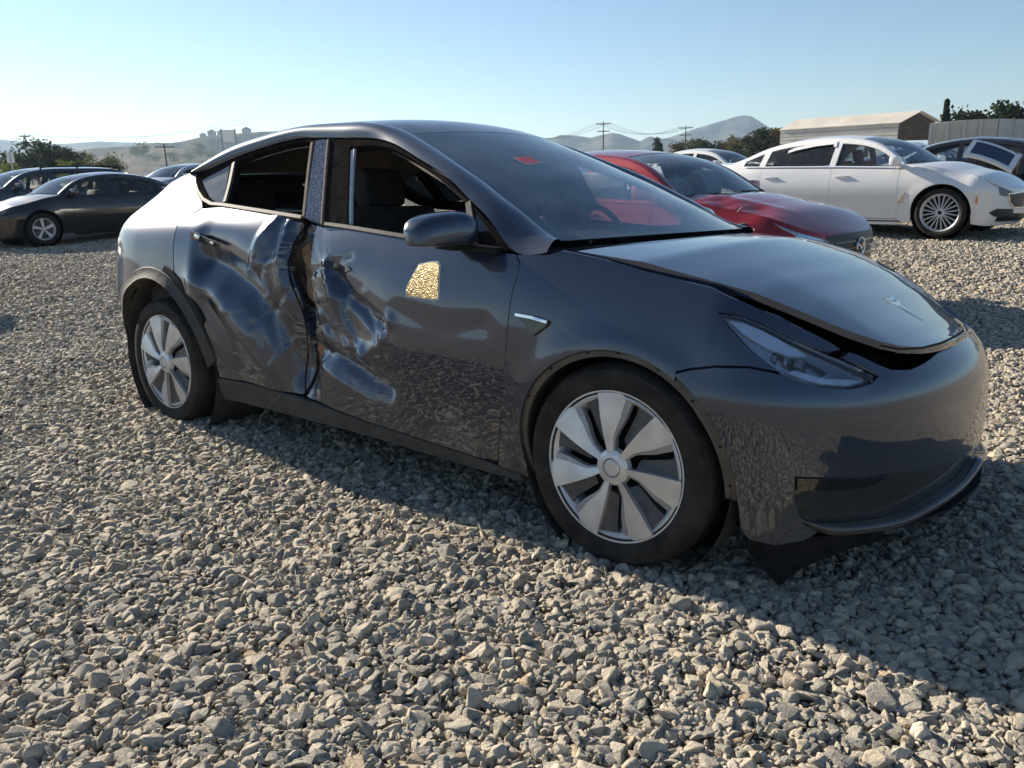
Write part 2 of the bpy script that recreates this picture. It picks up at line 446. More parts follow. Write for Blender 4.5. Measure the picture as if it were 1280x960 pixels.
BLACK = simple('black_plastic', (.016, .016, .017), .6, noise=.3, bump=.15, spec=.12)
RUBBER = simple('tyre_rubber', (.018, .017, .0165), .8, noise=.35, nscale=14, bump=.3, bscale=90, mottle=(.030, .027, .024), spec=.25)
TRIM = simple('gloss_black_trim', (.012, .012, .013), .12, coat=.6, noise=.1)
FRAME = simple('window_frame_black', (.020, .018, .017), .9, noise=.3, spec=0.)
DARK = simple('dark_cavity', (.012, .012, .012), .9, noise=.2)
CHROME = simple('chrome', (.75, .75, .76), .12, metal=1., noise=.05)
SEAT = simple('black_seat_cloth', (.050, .047, .043), .75, noise=.25, nscale=18, bump=.3, bscale=300)
LINER = simple('headlining', (.30, .27, .23), .95, noise=.08, bump=.2, bscale=500)
AIRBAG = simple('airbag_cloth', (.55, .54, .50), .9, noise=.12, nscale=12, bump=.4, bscale=40)
GLASS = glass('window_glass', (.90, .94, .93), dust=.04, ior=1.5)
TINT = glass('tinted_glass', (.28, .31, .31), dust=.05)
WIND = glass('windscreen_glass', (.93, .97, .98), dust=.16, dustcol=(.48, .60, .70), ior=1.65)  # dust film tinted blue, the veil of sky light put into its colour
LENS = glass('headlamp_lens', (.93, .95, .97), dust=.03, ior=1.5)

# ---------------------------------------------------------------- terrain and gravel yard
def ground_h(x, y):
    x = np.asarray(x, float); y = np.asarray(y, float); r = np.hypot(x + 1, y)
    g = .038 * np.clip(y - 4.2, 0, 9) + .011 * np.clip(y - 13.2, 0, 70) + .0125 * np.clip(-x - 6, 0, 70)
    w = .012 * np.sin(1.7 * x + .6 * y) * np.sin(1.1 * y - .5 * x + 1) + .010 * np.sin(3.9 * x - 1.3 * y + 2) * np.sin(2.7 * y + 1.9 * x)
    dip = .037 * np.clip(y + .93, 0, 1.9) * np.exp(-((x + 1.45) / 2.6) ** 4) * np.clip((3.4 - y) / 1.5, 0, 1)
    return g - dip + w * np.clip(1.2 - r / 60, 0, 1)

def gravel_ground():
    m, t, out = new_mat('gravel_bed'); L = t.links.new
    tc = N_(t, 'ShaderNodeTexCoord')
    v = N_(t, 'ShaderNodeTexVoronoi', Scale=26.0); L(tc.outputs['Object'], v.inputs['Vector'])
    v2 = N_(t, 'ShaderNodeTexVoronoi', Scale=55.0); L(tc.outputs['Object'], v2.inputs['Vector'])
    sp = N_(t, 'ShaderNodeSeparateColor'); L(v.outputs['Color'], sp.inputs[0])
    rp = ramp(t, [(0, (.26, .24, .20)), (.5, (.42, .38, .31)), (1, (.56, .50, .41))]); L(sp.outputs[0], rp.inputs[0])
    nz = N_(t, 'ShaderNodeTexNoise', Scale=.35, Detail=6.0); L(tc.outputs['Object'], nz.inputs['Vector'])
    r2 = ramp(t, [(.3, (.8, .8, .8)), (.7, (1.1, 1.07, 1.02))]); L(nz.outputs['Fac'], r2.inputs[0])
    mx = N_(t, 'ShaderNodeMix', data_type='RGBA', blend_type='MULTIPLY'); mx.inputs[0].default_value = 1; L(rp.outputs[0], mx.inputs[6]); L(r2.outputs[0], mx.inputs[7])
    b = N_(t, 'ShaderNodeBsdfPrincipled', Roughness=.9); L(mx.outputs[2], b.inputs['Base Color'])
    ad = N_(t, 'ShaderNodeMath', operation='ADD'); L(v.outputs['Distance'], ad.inputs[0]); L(v2.outputs['Distance'], ad.inputs[1])
    bp = N_(t, 'ShaderNodeBump', Strength=1.0, Distance=.04); bp.invert = True; L(ad.outputs[0], bp.inputs['Height']); L(bp.outputs[0], b.inputs['Normal'])
    L(b.outputs[0], out.inputs[0])
    rs = [0.0]; r = .35
    while r < 12000: rs.append(r); r *= 1.085
    na = 128; V = [(0, 0, float(ground_h(0, 0)) - .02)]; F = []
    for r in rs[1:]:
        a = np.arange(na) * 2 * np.pi / na; x = r * np.cos(a) ; y = r * np.sin(a); z = ground_h(x, y) - .02
        V += list(zip(x, y, z))
    for k in range(na): F.append((0, 1 + k, 1 + (k + 1) % na))
    for i in range(len(rs) - 2):
        for k in range(na):
            a = 1 + i * na + k; b2 = 1 + i * na + (k + 1) % na; F.append((a, a + na, b2 + na, b2))
    o = mesh('gravel_ground', V, F, m, None, True, None); props(o, kind='structure'); return o
gravel_ground()

def stone_material():
    m, t, out = new_mat('crushed_stone'); L = t.links.new
    oi = N_(t, 'ShaderNodeObjectInfo'); tc = N_(t, 'ShaderNodeTexCoord')
    rp = ramp(t, [(0, (.27, .26, .24)), (.18, (.40, .38, .33)), (.45, (.54, .49, .40)), (.7, (.60, .54, .43)), (.88, (.66, .59, .47)), (.95, (.52, .41, .29)), (1, (.70, .65, .56))])
    L(oi.outputs['Random'], rp.inputs[0])
    nz = N_(t, 'ShaderNodeTexNoise', Scale=2.2, Detail=7.0, Roughness=.65); L(tc.outputs['Object'], nz.inputs['Vector'])
    r2 = ramp(t, [(.3, (.72, .71, .70)), (.7, (1.14, 1.12, 1.08))]); L(nz.outputs['Fac'], r2.inputs[0])
    mx = N_(t, 'ShaderNodeMix', data_type='RGBA', blend_type='MULTIPLY'); mx.inputs[0].default_value = 1; L(rp.outputs[0], mx.inputs[6]); L(r2.outputs[0], mx.inputs[7])
    b = N_(t, 'ShaderNodeBsdfPrincipled', Roughness=.85); b.inputs['Specular IOR Level'].default_value = .3; L(mx.outputs[2], b.inputs['Base Color'])
    n2 = N_(t, 'ShaderNodeTexNoise', Scale=6.0, Detail=6.0, Roughness=.7); L(tc.outputs['Object'], n2.inputs['Vector'])
    bp = N_(t, 'ShaderNodeBump', Strength=.55, Distance=.12); L(n2.outputs['Fac'], bp.inputs['Height']); L(bp.outputs[0], b.inputs['Normal'])
    L(b.outputs[0], out.inputs[0]); return m

def gravel():
    sm = stone_material(); col = bpy.data.collections.new('stone_shapes')
    r = np.random.default_rng(3); nst = 18
    for i in range(nst):
        bm = bmesh.new()
        n = r.integers(10, 19); p = r.normal(size=(n, 3)); p /= np.linalg.norm(p, axis=1, keepdims=True)
        p = np.sign(p) * np.abs(p) ** r.uniform(.75, 1.05)
        p *= r.uniform(.72, 1.0, (n, 1)); p *= np.array([1, r.uniform(.62, .9), r.uniform(.42, .72)]) * .5
        vs = [bm.verts.new(q) for q in p]
        h = bmesh.ops.convex_hull(bm, input=vs)
        for q in list(bm.verts):
            if not q.link_faces: bm.verts.remove(q)
        bmesh.ops.bevel(bm, geom=list(bm.edges), offset=.022, segments=1, affect='EDGES')
        bmesh.ops.recalc_face_normals(bm, faces=bm.faces)
        me = bpy.data.meshes.new('stone_%02d' % i); bm.to_mesh(me); bm.free(); me.materials.append(sm)
        me.polygons.foreach_set('use_smooth', [True] * len(me.polygons)); me.set_sharp_from_angle(angle=R(22))
        o = bpy.data.objects.new('stone_%02d' % i, me); col.objects.link(o)
    cx, cy = CAM_POS[0], CAM_POS[1]
    P = []; S = []
    def scatter(r0, r1, dens, mu, sg, lo, hi, zf, spread=R(41)):
        area = spread * (r1 * r1 - r0 * r0); n = int(area * dens)
        rr = np.sqrt(r.uniform(r0 * r0, r1 * r1, n)); a = CAM_YAW + r.uniform(-spread, spread, n)
        x = cx + rr * np.cos(a); y = cy + rr * np.sin(a)
        s = np.clip(np.exp(r.normal(math.log(mu), sg, n)), lo, hi)
        z = ground_h(x, y) + s * zf - .008 + r.uniform(-.006, .006, n)
        P.append(np.stack([x, y, z], 1)); S.append(s)
    scatter(.6, 5.2, 6000, .0225, .48, .011, .070, -.02)       # close carpet
    scatter(.6, 5.2, 170, .050, .20, .035, .085, .06)        # bigger pieces on top
    scatter(5.2, 9, 2300, .032, .35, .015, .07, .0)
    scatter(9, 17, 850, .042, .3, .02, .085, .02)
    scatter(17, 30, 260, .055, .25, .03, .10, .05)
    P = np.vstack(P); S = np.concatenate(S); n = len(P)
    me = bpy.data.meshes.new('gravel'); me.vertices.add(n); me.vertices.foreach_set('co', P.astype(np.float32).ravel())
    a = me.attributes.new('rot', 'FLOAT_VECTOR', 'POINT')
    rot = np.stack([r.normal(0, .30, n), r.normal(0, .30, n), r.uniform(0, 6.283, n)], 1); k = r.random(n) < .07; rot[k, 0] += r.uniform(.6, 1.6, k.sum())
    a.data.foreach_set('vector', rot.astype(np.float32).ravel())
    a = me.attributes.new('scl', 'FLOAT_VECTOR', 'POINT'); sc = S[:, None] * np.array([[1.25, 1.25, 1.25]]) * r.uniform(.85, 1.18, (n, 3)); a.data.foreach_set('vector', sc.astype(np.float32).ravel())
    a = me.attributes.new('idx', 'INT', 'POINT'); a.data.foreach_set('value', r.integers(0, nst, n).astype(np.int32))
    o = bpy.data.objects.new('gravel', me); C.objects.link(o); props(o, kind='stuff'); o['label'] = 'loose beige and grey crushed stone covering the yard'
    g = bpy.data.node_groups.new('scatter_stones', 'GeometryNodeTree')
    g.interface.new_socket('Geometry', in_out='INPUT', socket_type='NodeSocketGeometry'); g.interface.new_socket('Geometry', in_out='OUTPUT', socket_type='NodeSocketGeometry')
    gi = g.nodes.new('NodeGroupInput'); go = g.nodes.new('NodeGroupOutput'); ip = g.nodes.new('GeometryNodeInstanceOnPoints'); ci = g.nodes.new('GeometryNodeCollectionInfo')
    ci.inputs['Collection'].default_value = col; ci.inputs['Separate Children'].default_value = True; ci.inputs['Reset Children'].default_value = True
    def na(nm, ty):
        q = g.nodes.new('GeometryNodeInputNamedAttribute'); q.data_type = ty; q.inputs['Name'].default_value = nm; return q.outputs['Attribute']
    l = g.links.new; l(gi.outputs[0], ip.inputs['Points']); l(ci.outputs[0], ip.inputs['Instance']); ip.inputs['Pick Instance'].default_value = True
    l(na('idx', 'INT'), ip.inputs['Instance Index']); l(na('rot', 'FLOAT_VECTOR'), ip.inputs['Rotation']); l(na('scl', 'FLOAT_VECTOR'), ip.inputs['Scale'])
    l(ip.outputs[0], go.inputs[0])
    md = o.modifiers.new('scatter', 'NODES'); md.node_group = g
gravel()

# ---------------------------------------------------------------- far terrain
def polar(az, d): return CAM_POS[0] + d * math.cos(R(az)), CAM_POS[1] + d * math.sin(R(az))

def hill_mat(name, c0, c1, c2, scale=.01):
    m, t, out = new_mat(name); L = t.links.new
    tc = N_(t, 'ShaderNodeTexCoord'); nz = N_(t, 'ShaderNodeTexNoise', Scale=scale, Detail=9.0, Roughness=.68); L(tc.outputs['Object'], nz.inputs['Vector'])
    rp = ramp(t, [(.38, c0), (.5, c1), (.62, c2)]); L(nz.outputs['Fac'], rp.inputs[0])
    d = N_(t, 'ShaderNodeBsdfDiffuse'); L(rp.outputs[0], d.inputs[0])
    bp = N_(t, 'ShaderNodeBump', Strength=.8, Distance=12.0); L(nz.outputs['Fac'], bp.inputs['Height']); L(bp.outputs[0], d.inputs['Normal']); L(d.outputs[0], out.inputs[0]); return m

def ridge(name, prof, d0, depth, mat, seed, rough=.06, base=-.4, nr=26, step=.12):
    """a range of hills: prof = (azimuth, elevation) of its crest seen from the yard, rising over `depth` metres from distance d0"""
    r = np.random.default_rng(seed); prof = sorted(prof)
    az = np.arange(prof[0][0] - 2.6, prof[-1][0] + 2.6, step); el = np.interp(az, [q[0] for q in prof], [q[1] for q in prof])
    n = len(az); H = (d0 + depth) * np.tan(np.radians(el)) + CAM_POS[2]
    def fbm(n, m):
        out = np.zeros((n, m))
        for k in range(5):
            a = r.normal(size=(max(2, n * 2**k // 24) + 2, max(2, m * 2**k // 12) + 2))
            X = np.linspace(0, a.shape[0] - 1.001, n); Y = np.linspace(0, a.shape[1] - 1.001, m); i = X.astype(int); j = Y.astype(int); fx = (X - i)[:, None]; fy = (Y - j)[None]
            fx = fx * fx * (3 - 2 * fx); fy = fy * fy * (3 - 2 * fy)
            out += .55**k * ((a[np.ix_(i, j)] * (1 - fx) + a[np.ix_(i + 1, j)] * fx) * (1 - fy) + (a[np.ix_(i, j + 1)] * (1 - fx) + a[np.ix_(i + 1, j + 1)] * fx) * fy)
        return out
    nz = fbm(n, nr + 8); V = []; F = []; m = nr + 8
    for i in range(n):
        for j in range(m):
            u = j / nr; d = d0 + depth * u
            s = u if u <= 1 else max(0., 1 - (u - 1) * 2.2)
            hh = H[i] * (.12 * s + .88 * s ** 1.5) + nz[i, j] * rough * H[i].mean() * min(1, 4 * s) * (1. if u < 1 else .5) * (.35 if abs(u - 1) < .05 else 1)
            edge = min(1, (i + 1) / 22, (n - i) / 22); edge = edge * edge * (3 - 2 * edge)
            x, y = polar(az[i], d); V.append((x, y, (hh if j else base) * edge + base * (1 - edge)))
    F = [(i * m + j, (i + 1) * m + j, (i + 1) * m + j + 1, i * m + j + 1) for i in range(n - 1) for j in range(m - 1)]
    o = mesh(name, V, F, mat, None, True, None)
    if sum(q.normal.z for q in o.data.polygons) < 0: o.data.flip_normals()
    return props(o, kind='structure')
DRY = hill_mat('dry_grass_hill', (.09, .08, .055), (.17, .13, .09), (.21, .16, .11), .012)
SCRUB = hill_mat('scrub_hill', (.04, .047, .035), (.07, .073, .055), (.13, .11, .085), .022)
MNT = hill_mat('mountain_rock', (.035, .045, .045), (.075, .085, .08), (.17, .155, .13), .008)
ridge('far_hills', [(163, 3.0), (160.2, 2.84), (159.8, 2.80), (157.8, 2.52), (156.7, 2.56), (155, 2.69), (153.9, 2.6), (152.3, 2.54), (149.7, 2.6), (146, 2.5), (140, 2.2), (134, 2.2)], 2300, 900, MNT, 5)
ridge('dry_hill', [(157.5, 1.9), (156.2, 2.15), (155, 2.3), (153.9, 2.34), (152.8, 2.36), (151, 2.2), (149, 1.9)], 900, 500, DRY, 6)
ridge('scrub_hill', [(153.6, 2.0), (153, 2.27), (152.4, 2.46), (151.8, 2.6), (151.2, 2.54), (150.4, 2.63), (149.4, 2.87), (148.6, 3.0), (147.4, 3.08), (146.7, 3.13), (145.7, 3.2), (144.4, 3.23), (141, 3.0), (137, 2.6), (133, 2.1)], 1100, 500, SCRUB, 7)
ridge('near_mountains', [(129, 2.3), (126, 2.4), (125.4, 2.57), (124.9, 2.55), (124.1, 2.44), (123.3, 2.32), (122.6, 2.5), (121.9, 2.63), (121.3, 2.5), (120.7, 2.24), (120, 1.98), (119.6, 2.2), (119.3, 2.27), (118.8, 2.08), (118.1, 2.05), (116, 1.6)], 2300, 700, MNT, 8)
ridge('peak_mountain', [(120, 1.7), (118.4, 2.08), (117.4, 2.33), (116.3, 2.68), (115.3, 2.95), (114.5, 3.12), (113.8, 3.30), (113.3, 3.39), (112.9, 3.36), (112.3, 2.95), (111.6, 2.5), (111, 2.2), (109.7, 1.95), (107, 1.6), (103, 1.3)], 2900, 800, MNT, 9)

# ---------------------------------------------------------------- trees
LEAF_DARK = leafmat('dark_evergreen_leaves', (.022, .032, .018), (.060, .075, .040))
LEAF_GREY = leafmat('grey_green_leaves', (.045, .055, .035), (.10, .115, .075))
LEAF_OLIVE = leafmat('olive_leaves', (.075, .08, .03), (.16, .16, .07))
LEAF_LIME = leafmat('yellow_green_leaves', (.12, .15, .03), (.26, .29, .08))
LEAF_RUST = leafmat('rusty_leaves', (.07, .055, .025), (.17, .13, .06))
BARK = simple('bark', (.09, .075, .06), .9, noise=.3, nscale=6, bump=.6, bscale=20)

def tree(label, az, d, h, w, leaf, kind='round', n=1100, seed=0, lo=.12, group=None, name='tree'):
    r = np.random.default_rng(seed); x, y = polar(az, d); z0 = float(ground_h(x, y))
    t = thing(name, label, 'tree' if name != 'bush' else 'bush', (x, y, z0 - .05), group=group)
    mb = MB(); th = h * (.86 if kind in ('conifer', 'cypress') else .6)
    mb.tube([(0, 0, -.2), (w * .02, 0, th * .35), (-w * .02, w * .01, th * .7), (0, 0, th)], [h * .03 + .05, h * .024 + .03, h * .016 + .02, .03], 8)
    cl = []
    if kind == 'conifer':
        for k in range(22):
            f = k / 21; zz = h * (lo + (1 - lo) * f); rr = w / 2 * (1 - f) ** .8 + .05
            for q in range(7):
                a = r.uniform(0, 6.28); ex = rr * r.uniform(.5, 1.05)
                cl.append((ex * math.cos(a) * .6, ex * math.sin(a) * .6, zz - .10 * ex, max(.14, rr * .5), .5))
                mb.tube([(0, 0, zz), (ex * math.cos(a), ex * math.sin(a), zz - .12 * ex)], [.05, .015], 5)
    else:
        K = 44 if kind == 'round' else 34
        for k in range(K):
            u = r.normal(size=3); u /= np.linalg.norm(u); rad = r.uniform(.25, 1) ** .6
            zz = h * (lo + (1 - lo) * (.5 + .46 * u[2] * rad)); f = (zz / h - lo) / (1 - lo)
            if kind == 'flat': wr = .55 + .5 * math.sin(min(1, f * 1.05) * 2.6) if f < .95 else .4
            elif kind == 'cone': wr = 1.15 * (1 - f) ** .75 + .12
            else: wr = 1.0
            cl.append((u[0] * rad * w / 2 * .8 * wr, u[1] * rad * w / 2 * .8 * wr, zz, w * r.uniform(.14, .24), .66))
            if k % 3 == 0: mb.tube([(0, 0, th * r.uniform(.35, .9)), (cl[-1][0] * .5, cl[-1][1] * .5, zz * .8), (cl[-1][0], cl[-1][1], zz)], [h * .011 + .02, h * .007 + .012, .012], 5)
    mb.build('trunk', BARK, t)
    V = []; F = []
    n = int(n * 1.7)
    for i in range(n):
        c = cl[r.integers(len(cl))]; u = r.normal(size=3); u /= np.linalg.norm(u); rad = r.uniform(.15, 1.15)
        p = np.array(c[:3]) + u * rad * c[3] * np.array([1, 1, c[4]])
        s = max(.10, h * .034) * r.uniform(.6, 1.5); a = r.normal(size=3); a /= np.linalg.norm(a); b = np.cross(a, u + .3); b /= np.linalg.norm(b)
        k = len(V); V += [p + a * s, p + b * s * .7, p - a * s * .9, p - b * s * .6]; F.append((k, k + 1, k + 2, k + 3))
    mesh('crown', V, F, leaf, t, False)
    return t

for i, (az, h, w, lf, lab) in enumerate([
        (159.7, 4.4, 5.0, LEAF_GREY, 'grey green tree at the far left end of the tree clump'),
        (158.6, 5.6, 6.4, LEAF_GREY, 'tallest grey green tree in the left tree clump'),
        (157.6, 5.2, 5.4, LEAF_DARK, 'dark rounded tree in the middle of the left tree clump'),
        (156.7, 4.5, 4.6, LEAF_GREY, 'lower grey tree at the right end of the left tree clump')]):
    tree(lab, az, 115, h, w, lf, 'round', 1700, 20 + i, .05, 'trees beyond the left row of cars')
for i, (az, h, w, lf, lab) in enumerate([
        (155.6, 3.5, 3.6, LEAF_OLIVE, 'olive bush beside the left tree clump'),
        (154.5, 3.3, 3.4, LEAF_OLIVE, 'olive bush standing apart on the right of the clump'),
        (157.0, 3.0, 2.6, LEAF_LIME, 'bright yellow green bush in front of the left trees'),
        (159.9, 2.7, 2.6, LEAF_LIME, 'low yellow green bush by the white road sign')]):
    tree(lab, az, 105 - i, h, w, lf, 'round', 900, 30 + i, .0, 'bushes beyond the left row of cars', 'bush')
for i, (az, d, h, w, lf, kd, lab) in enumerate([
        (118.85, 230, 8.4, 4.2, LEAF_DARK, 'cone', 'small dark tree standing alone below the near mountains'),
        (117.4, 200, 6.0, 6, LEAF_RUST, 'round', 'rusty low tree left of the white sedan roof'),
        (116.3, 200, 6.6, 7, LEAF_OLIVE, 'round', 'olive tree under the rising mountain slope'),
        (115.4, 190, 6.6, 8, LEAF_DARK, 'round', 'broad dark tree above the white sedan'),
        (114.2, 200, 7.0, 7, LEAF_RUST, 'round', 'brownish tree below the mountain peak'),
        (113.4, 195, 6.6, 6, LEAF_OLIVE, 'round', 'olive green tree just left of the big dark tree'),
        (112.3, 170, 7.6, 7.5, LEAF_DARK, 'round', 'big dark tree left of the long shed'),
        (111.3, 170, 7.4, 6.5, LEAF_RUST, 'round', 'rust coloured tree touching the long shed end')]):
    tree(lab, az, d, h, w, lf, kd, 1500, 40 + i, .06, 'tree line below the mountains')
for i, (az, d, h, w, lf, kd, lab) in enumerate([
        (101.45, 120, 7.6, 2.6, LEAF_DARK, 'conifer', 'narrow pointed conifer behind the pale wall'),
        (100.15, 125, 7.3, 7.2, LEAF_DARK, 'flat', 'flat topped cypress behind the pale wall'),
        (99.25, 128, 6.2, 5.5, LEAF_DARK, 'round', 'lower dark tree between the two cypresses'),
        (98.35, 122, 7.6, 7.6, LEAF_DARK, 'cone', 'wide dark cypress behind the end of the pale wall')]):
    tree(lab, az, d, h, w, lf, kd, 2200, 60 + i, .06, 'dark evergreens behind the wall')

# ---------------------------------------------------------------- shed, wall, poles, signs
SHEET = simple('galvanised_sheet', (.52, .50, .46), .5, metal=.25, noise=.12, nscale=.8)
ROOFM = simple('weathered_roof_sheet', (.56, .52, .45), .6, noise=.12, nscale=.6)
POSTM = simple('dark_timber', (.05, .042, .035), .85, noise=.3)
GABLE = simple('shaded_gable_sheet', (.075, .06, .045), .8, noise=.3, nscale=2)  # seen end wall of the shed: its shade is put into this dark brown
WALLM = simple('pale_wall_sheet', (.47, .45, .40), .65, noise=.10, nscale=.7)
CONC = simple('light_pole_metal', (.45, .45, .45), .6, noise=.1)

def shed():
    d = 92.; A = np.array(polar(103.98, d)); B = np.array(polar(110.9, d * 1.06)); Gx = np.array(polar(102.03, d * 1.015))
    u = (B - A); Lh = np.linalg.norm(u); u /= Lh; v = (Gx - A); Wd = np.linalg.norm(v); v = v / Wd
    zt = 1.29 + d * math.tan(R(3.12)); ze = 1.29 + d * math.tan(R(2.50)); zb = 1.29 + d * math.tan(R(1.55))
    z0 = float(ground_h(*A))
    t = thing('long_shed', 'long pale metal shed on posts with a gable end coloured dark as in shade', 'shed', (A[0], A[1], z0))
    def P(a, b, z): q = A + u * a + v * b; return (q[0] - A[0], q[1] - A[1], z - z0)
    mb = MB(); mid = Wd / 2
    for s in (0, 1):                                       # roof slopes with thickness
        b0 = -.25 if s == 0 else Wd + .25
        q = [P(-.4, b0, ze - .05), P(Lh, b0, ze - .05), P(Lh, mid, zt), P(-.4, mid, zt)]
        mb.add(q + [(x, y, z + .08) for x, y, z in q], [(0, 1, 2, 3), (4, 7, 6, 5), (0, 4, 5, 1), (1, 5, 6, 2), (2, 6, 7, 3), (3, 7, 4, 0)])
    mb.build('roof', ROOFM, t, False)
    nb = 4                                                # sheet courses of the long side
    for k in range(nb):
        z0_, z1_ = zb + (ze - zb) * k / nb, zb + (ze - zb) * (k + 1) / nb - .05
        q = [P(0, 0, z0_), P(Lh, 0, z0_), P(Lh, 0, z1_), P(0, 0, z1_)]; o2 = v * (-.06 - .02 * (k % 2))
        mb = MB(); mb.add([(x + o2[0], y + o2[1], z) for x, y, z in q] + q, [(0, 1, 2, 3), (4, 7, 6, 5), (0, 4, 5, 1), (1, 5, 6, 2), (2, 6, 7, 3), (3, 7, 4, 0)])
        mb.build('side_sheet', SHEET, t, False)
    g = [P(.02, 0, zb - .2), P(.02, Wd, zb - .2), P(.02, Wd, ze), P(.02, mid, zt - .03), P(.02, 0, ze)]
    w = [(x + u[0] * .15, y + u[1] * .15, z) for x, y, z in g]; mb = MB()
    mb.add(g + w, [(0, 1, 2, 3, 4), (9, 8, 7, 6, 5)] + [(i, (i + 1) % 5, (i + 1) % 5 + 5, i + 5) for i in range(5)]); mb.build('gable', GABLE, t, False)
    q = [P(Lh, 0, zb), P(Lh, Wd, zb), P(Lh, Wd, ze), P(Lh, mid, zt - .03), P(Lh, 0, ze)]; w = [(x + u[0] * .1, y + u[1] * .1, z) for x, y, z in q]; mb = MB()
    mb.add(q + w, [(0, 1, 2, 3, 4), (9, 8, 7, 6, 5)] + [(i, (i + 1) % 5, (i + 1) % 5 + 5, i + 5) for i in range(5)]); mb.build('gable', SHEET, t, False)
    q = [P(0, Wd, zb), P(Lh, Wd, zb), P(Lh, Wd, ze), P(0, Wd, ze)]; w = [(x + v[0] * .08, y + v[1] * .08, z) for x, y, z in q]; mb = MB()
    mb.add(q + w, [(0, 1, 2, 3), (7, 6, 5, 4)] + [(i, (i + 1) % 4, (i + 1) % 4 + 4, i + 4) for i in range(4)]); mb.build('side_sheet', SHEET, t, False)
    for k in range(5):
        for b in (0.12, Wd - .12):
            x, y, z = P(.2 + (Lh - .4) * k / 4, b, z0); mb = MB(); mb.box((x, y, (zb - z0) / 2), (.18, .18, zb - z0 + .1)); mb.build('post', POSTM, t, False)
shed()

def pale_wall():
    pts = [(102.2, 80, 2.38), (101.3, 80, 2.43), (100.41, 80.2, 2.48), (99.58, 80.5, 2.47), (98.62, 81, 2.46), (97.9, 83, 2.40), (97.2, 85.2, 2.34), (96.4, 87.5, 2.30), (95.6, 90, 2.26)]
    x0, y0 = polar(pts[0][0], pts[0][1]); zg = float(ground_h(x0, y0))
    t = thing('boundary_wall', 'tall pale sheet wall in front of the dark evergreens', 'wall', (x0, y0, zg))
    for (a0, d0, e0), (a1, d1, e1) in zip(pts[:-1], pts[1:]):
        p = np.array(polar(a0, d0)); q = np.array(polar(a1, d1)); h0 = 1.29 + d0 * math.tan(R(e0)) - zg; h1 = 1.29 + d1 * math.tan(R(e1)) - zg
        n = np.array([-(q - p)[1], (q - p)[0]]); n /= np.linalg.norm(n); mb = MB(); K = 14; top = []; V = []
        if n @ (p - np.array(CAM_POS[:2])) > 0: n = -n
        for k in range(K + 1):                             # ribbed sheet
            f = k / K; c = p + (q - p) * (f * .985 + .007) + n * (.05 if (k // 1) % 2 else 0.); V += [(c[0] - x0, c[1] - y0, -.3), (c[0] - x0, c[1] - y0, h0 + (h1 - h0) * f)]
        nb = len(V); V += [(a - n[0] * .12, b - n[1] * .12, c) for a, b, c in V]
        F = [(2 * k, 2 * k + 2, 2 * k + 3, 2 * k + 1) for k in range(K)] + [(nb + 2 * k, nb + 2 * k + 1, nb + 2 * k + 3, nb + 2 * k + 2) for k in range(K)] + [(2 * k + 1, 2 * k + 3, nb + 2 * k + 3, nb + 2 * k + 1) for k in range(K)]
        mb.add(V, F + [(0, 1, nb + 1, nb), (2 * K, nb + 2 * K, nb + 2 * K + 1, 2 * K + 1)]); mb.build('panel', WALLM, t, False)
        mb = MB(); mb.box((p[0] - x0 + n[0] * .14, p[1] - y0 + n[1] * .14, h0 / 2 - .1), (.16, .16, h0 + .1)); mb.build('post', CONC, t, False)
pale_wall()

def utility_pole(label, az, d, el, arms=2, group='utility poles along the skyline', r=.16):
    x, y = polar(az, d); z0 = float(ground_h(x, y)); h = 1.29 + d * math.tan(R(el)) - z0
    t = thing('utility_pole', label, 'pole', (x, y, z0), group=group)
    mb = MB(); mb.tube([(0, 0, -.3), (0, 0, h * .5), (0, 0, h)], [r, r * .85, r * .65], 8); mb.build('pole', POSTM, t)
    a = R(az + 90); tops = []
    for k in range(arms):
        z = h - .5 - 1.5 * k; L = (1.5 - .2 * k) * r / .16; mb = MB(); mb.box((0, 0, z), (2 * L, .14, .16), (0, 0, a)); mb.build('crossarm', POSTM, t, False)
        for s in (-1, -.45, .45, 1):
            mb = MB(); mb.lathe([(0, .05), (.1, .09), (.2, .06), (.28, .02)], 8, 'z', (s * L * .92 * math.cos(a), s * L * .92 * math.sin(a), z + .06)); mb.build('insulator', CONC, t)
            if k == 0: tops.append(Vector((x + s * L * .92 * math.cos(a), y + s * L * .92 * math.sin(a), z0 + z + .3)))
    return tops
def wire(a, b, sag, label, r=.022):
    p = [a + (b - a) * (i / 24) + Vector((0, 0, -sag * 4 * (i / 24) * (1 - i / 24))) for i in range(25)]
    mb = MB(); base = p[0]; mb.tube([q - base for q in p], r, 5); o = mb.build('power_line', POSTM, None, loc=base); props(o, label, 'power line', 'power lines along the skyline')
pA = utility_pole('two armed utility pole above the red car roof', 122.5, 180, 3.33)
pB = utility_pole('utility pole standing in front of the mountain slope', 117.0, 190, 2.88)
pC = utility_pole('short dark utility pole on the left hillside', 151.38, 150, 2.47, 1)
pD = utility_pole('tall faint utility pole above the left trees', 158.95, 170, 3.12, 1, r=.09)
pE = utility_pole('far utility pole on the ridge behind the roof', 128.5, 200, 2.75, 1)
lab = ['highest power line between the two right poles', 'second power line between the two right poles', 'third power line between the two right poles', 'nearest power line between the two right poles']
for k in range(0, 4): wire(pA[k], pB[k], 2.0, lab[k])
lab = ['topmost power line above the roof', 'second power line above the roof', 'third power line above the roof', 'lowest power line above the roof']
for k in range(0, 4): wire(pE[k], pA[k], 2.0, lab[k])
x, y = polar(146.0, 170); far = Vector((x, y, 1.29 + 170 * math.tan(R(3.75)))); x2, y2 = polar(164.5, 185); far2 = Vector((x2, y2, 1.29 + 185 * math.tan(R(3.1))))
wire(pD[0], far, 1.5, 'long power line across the left hills'); wire(far2, pD[0], 1.0, 'power line running off the left edge of the sky')
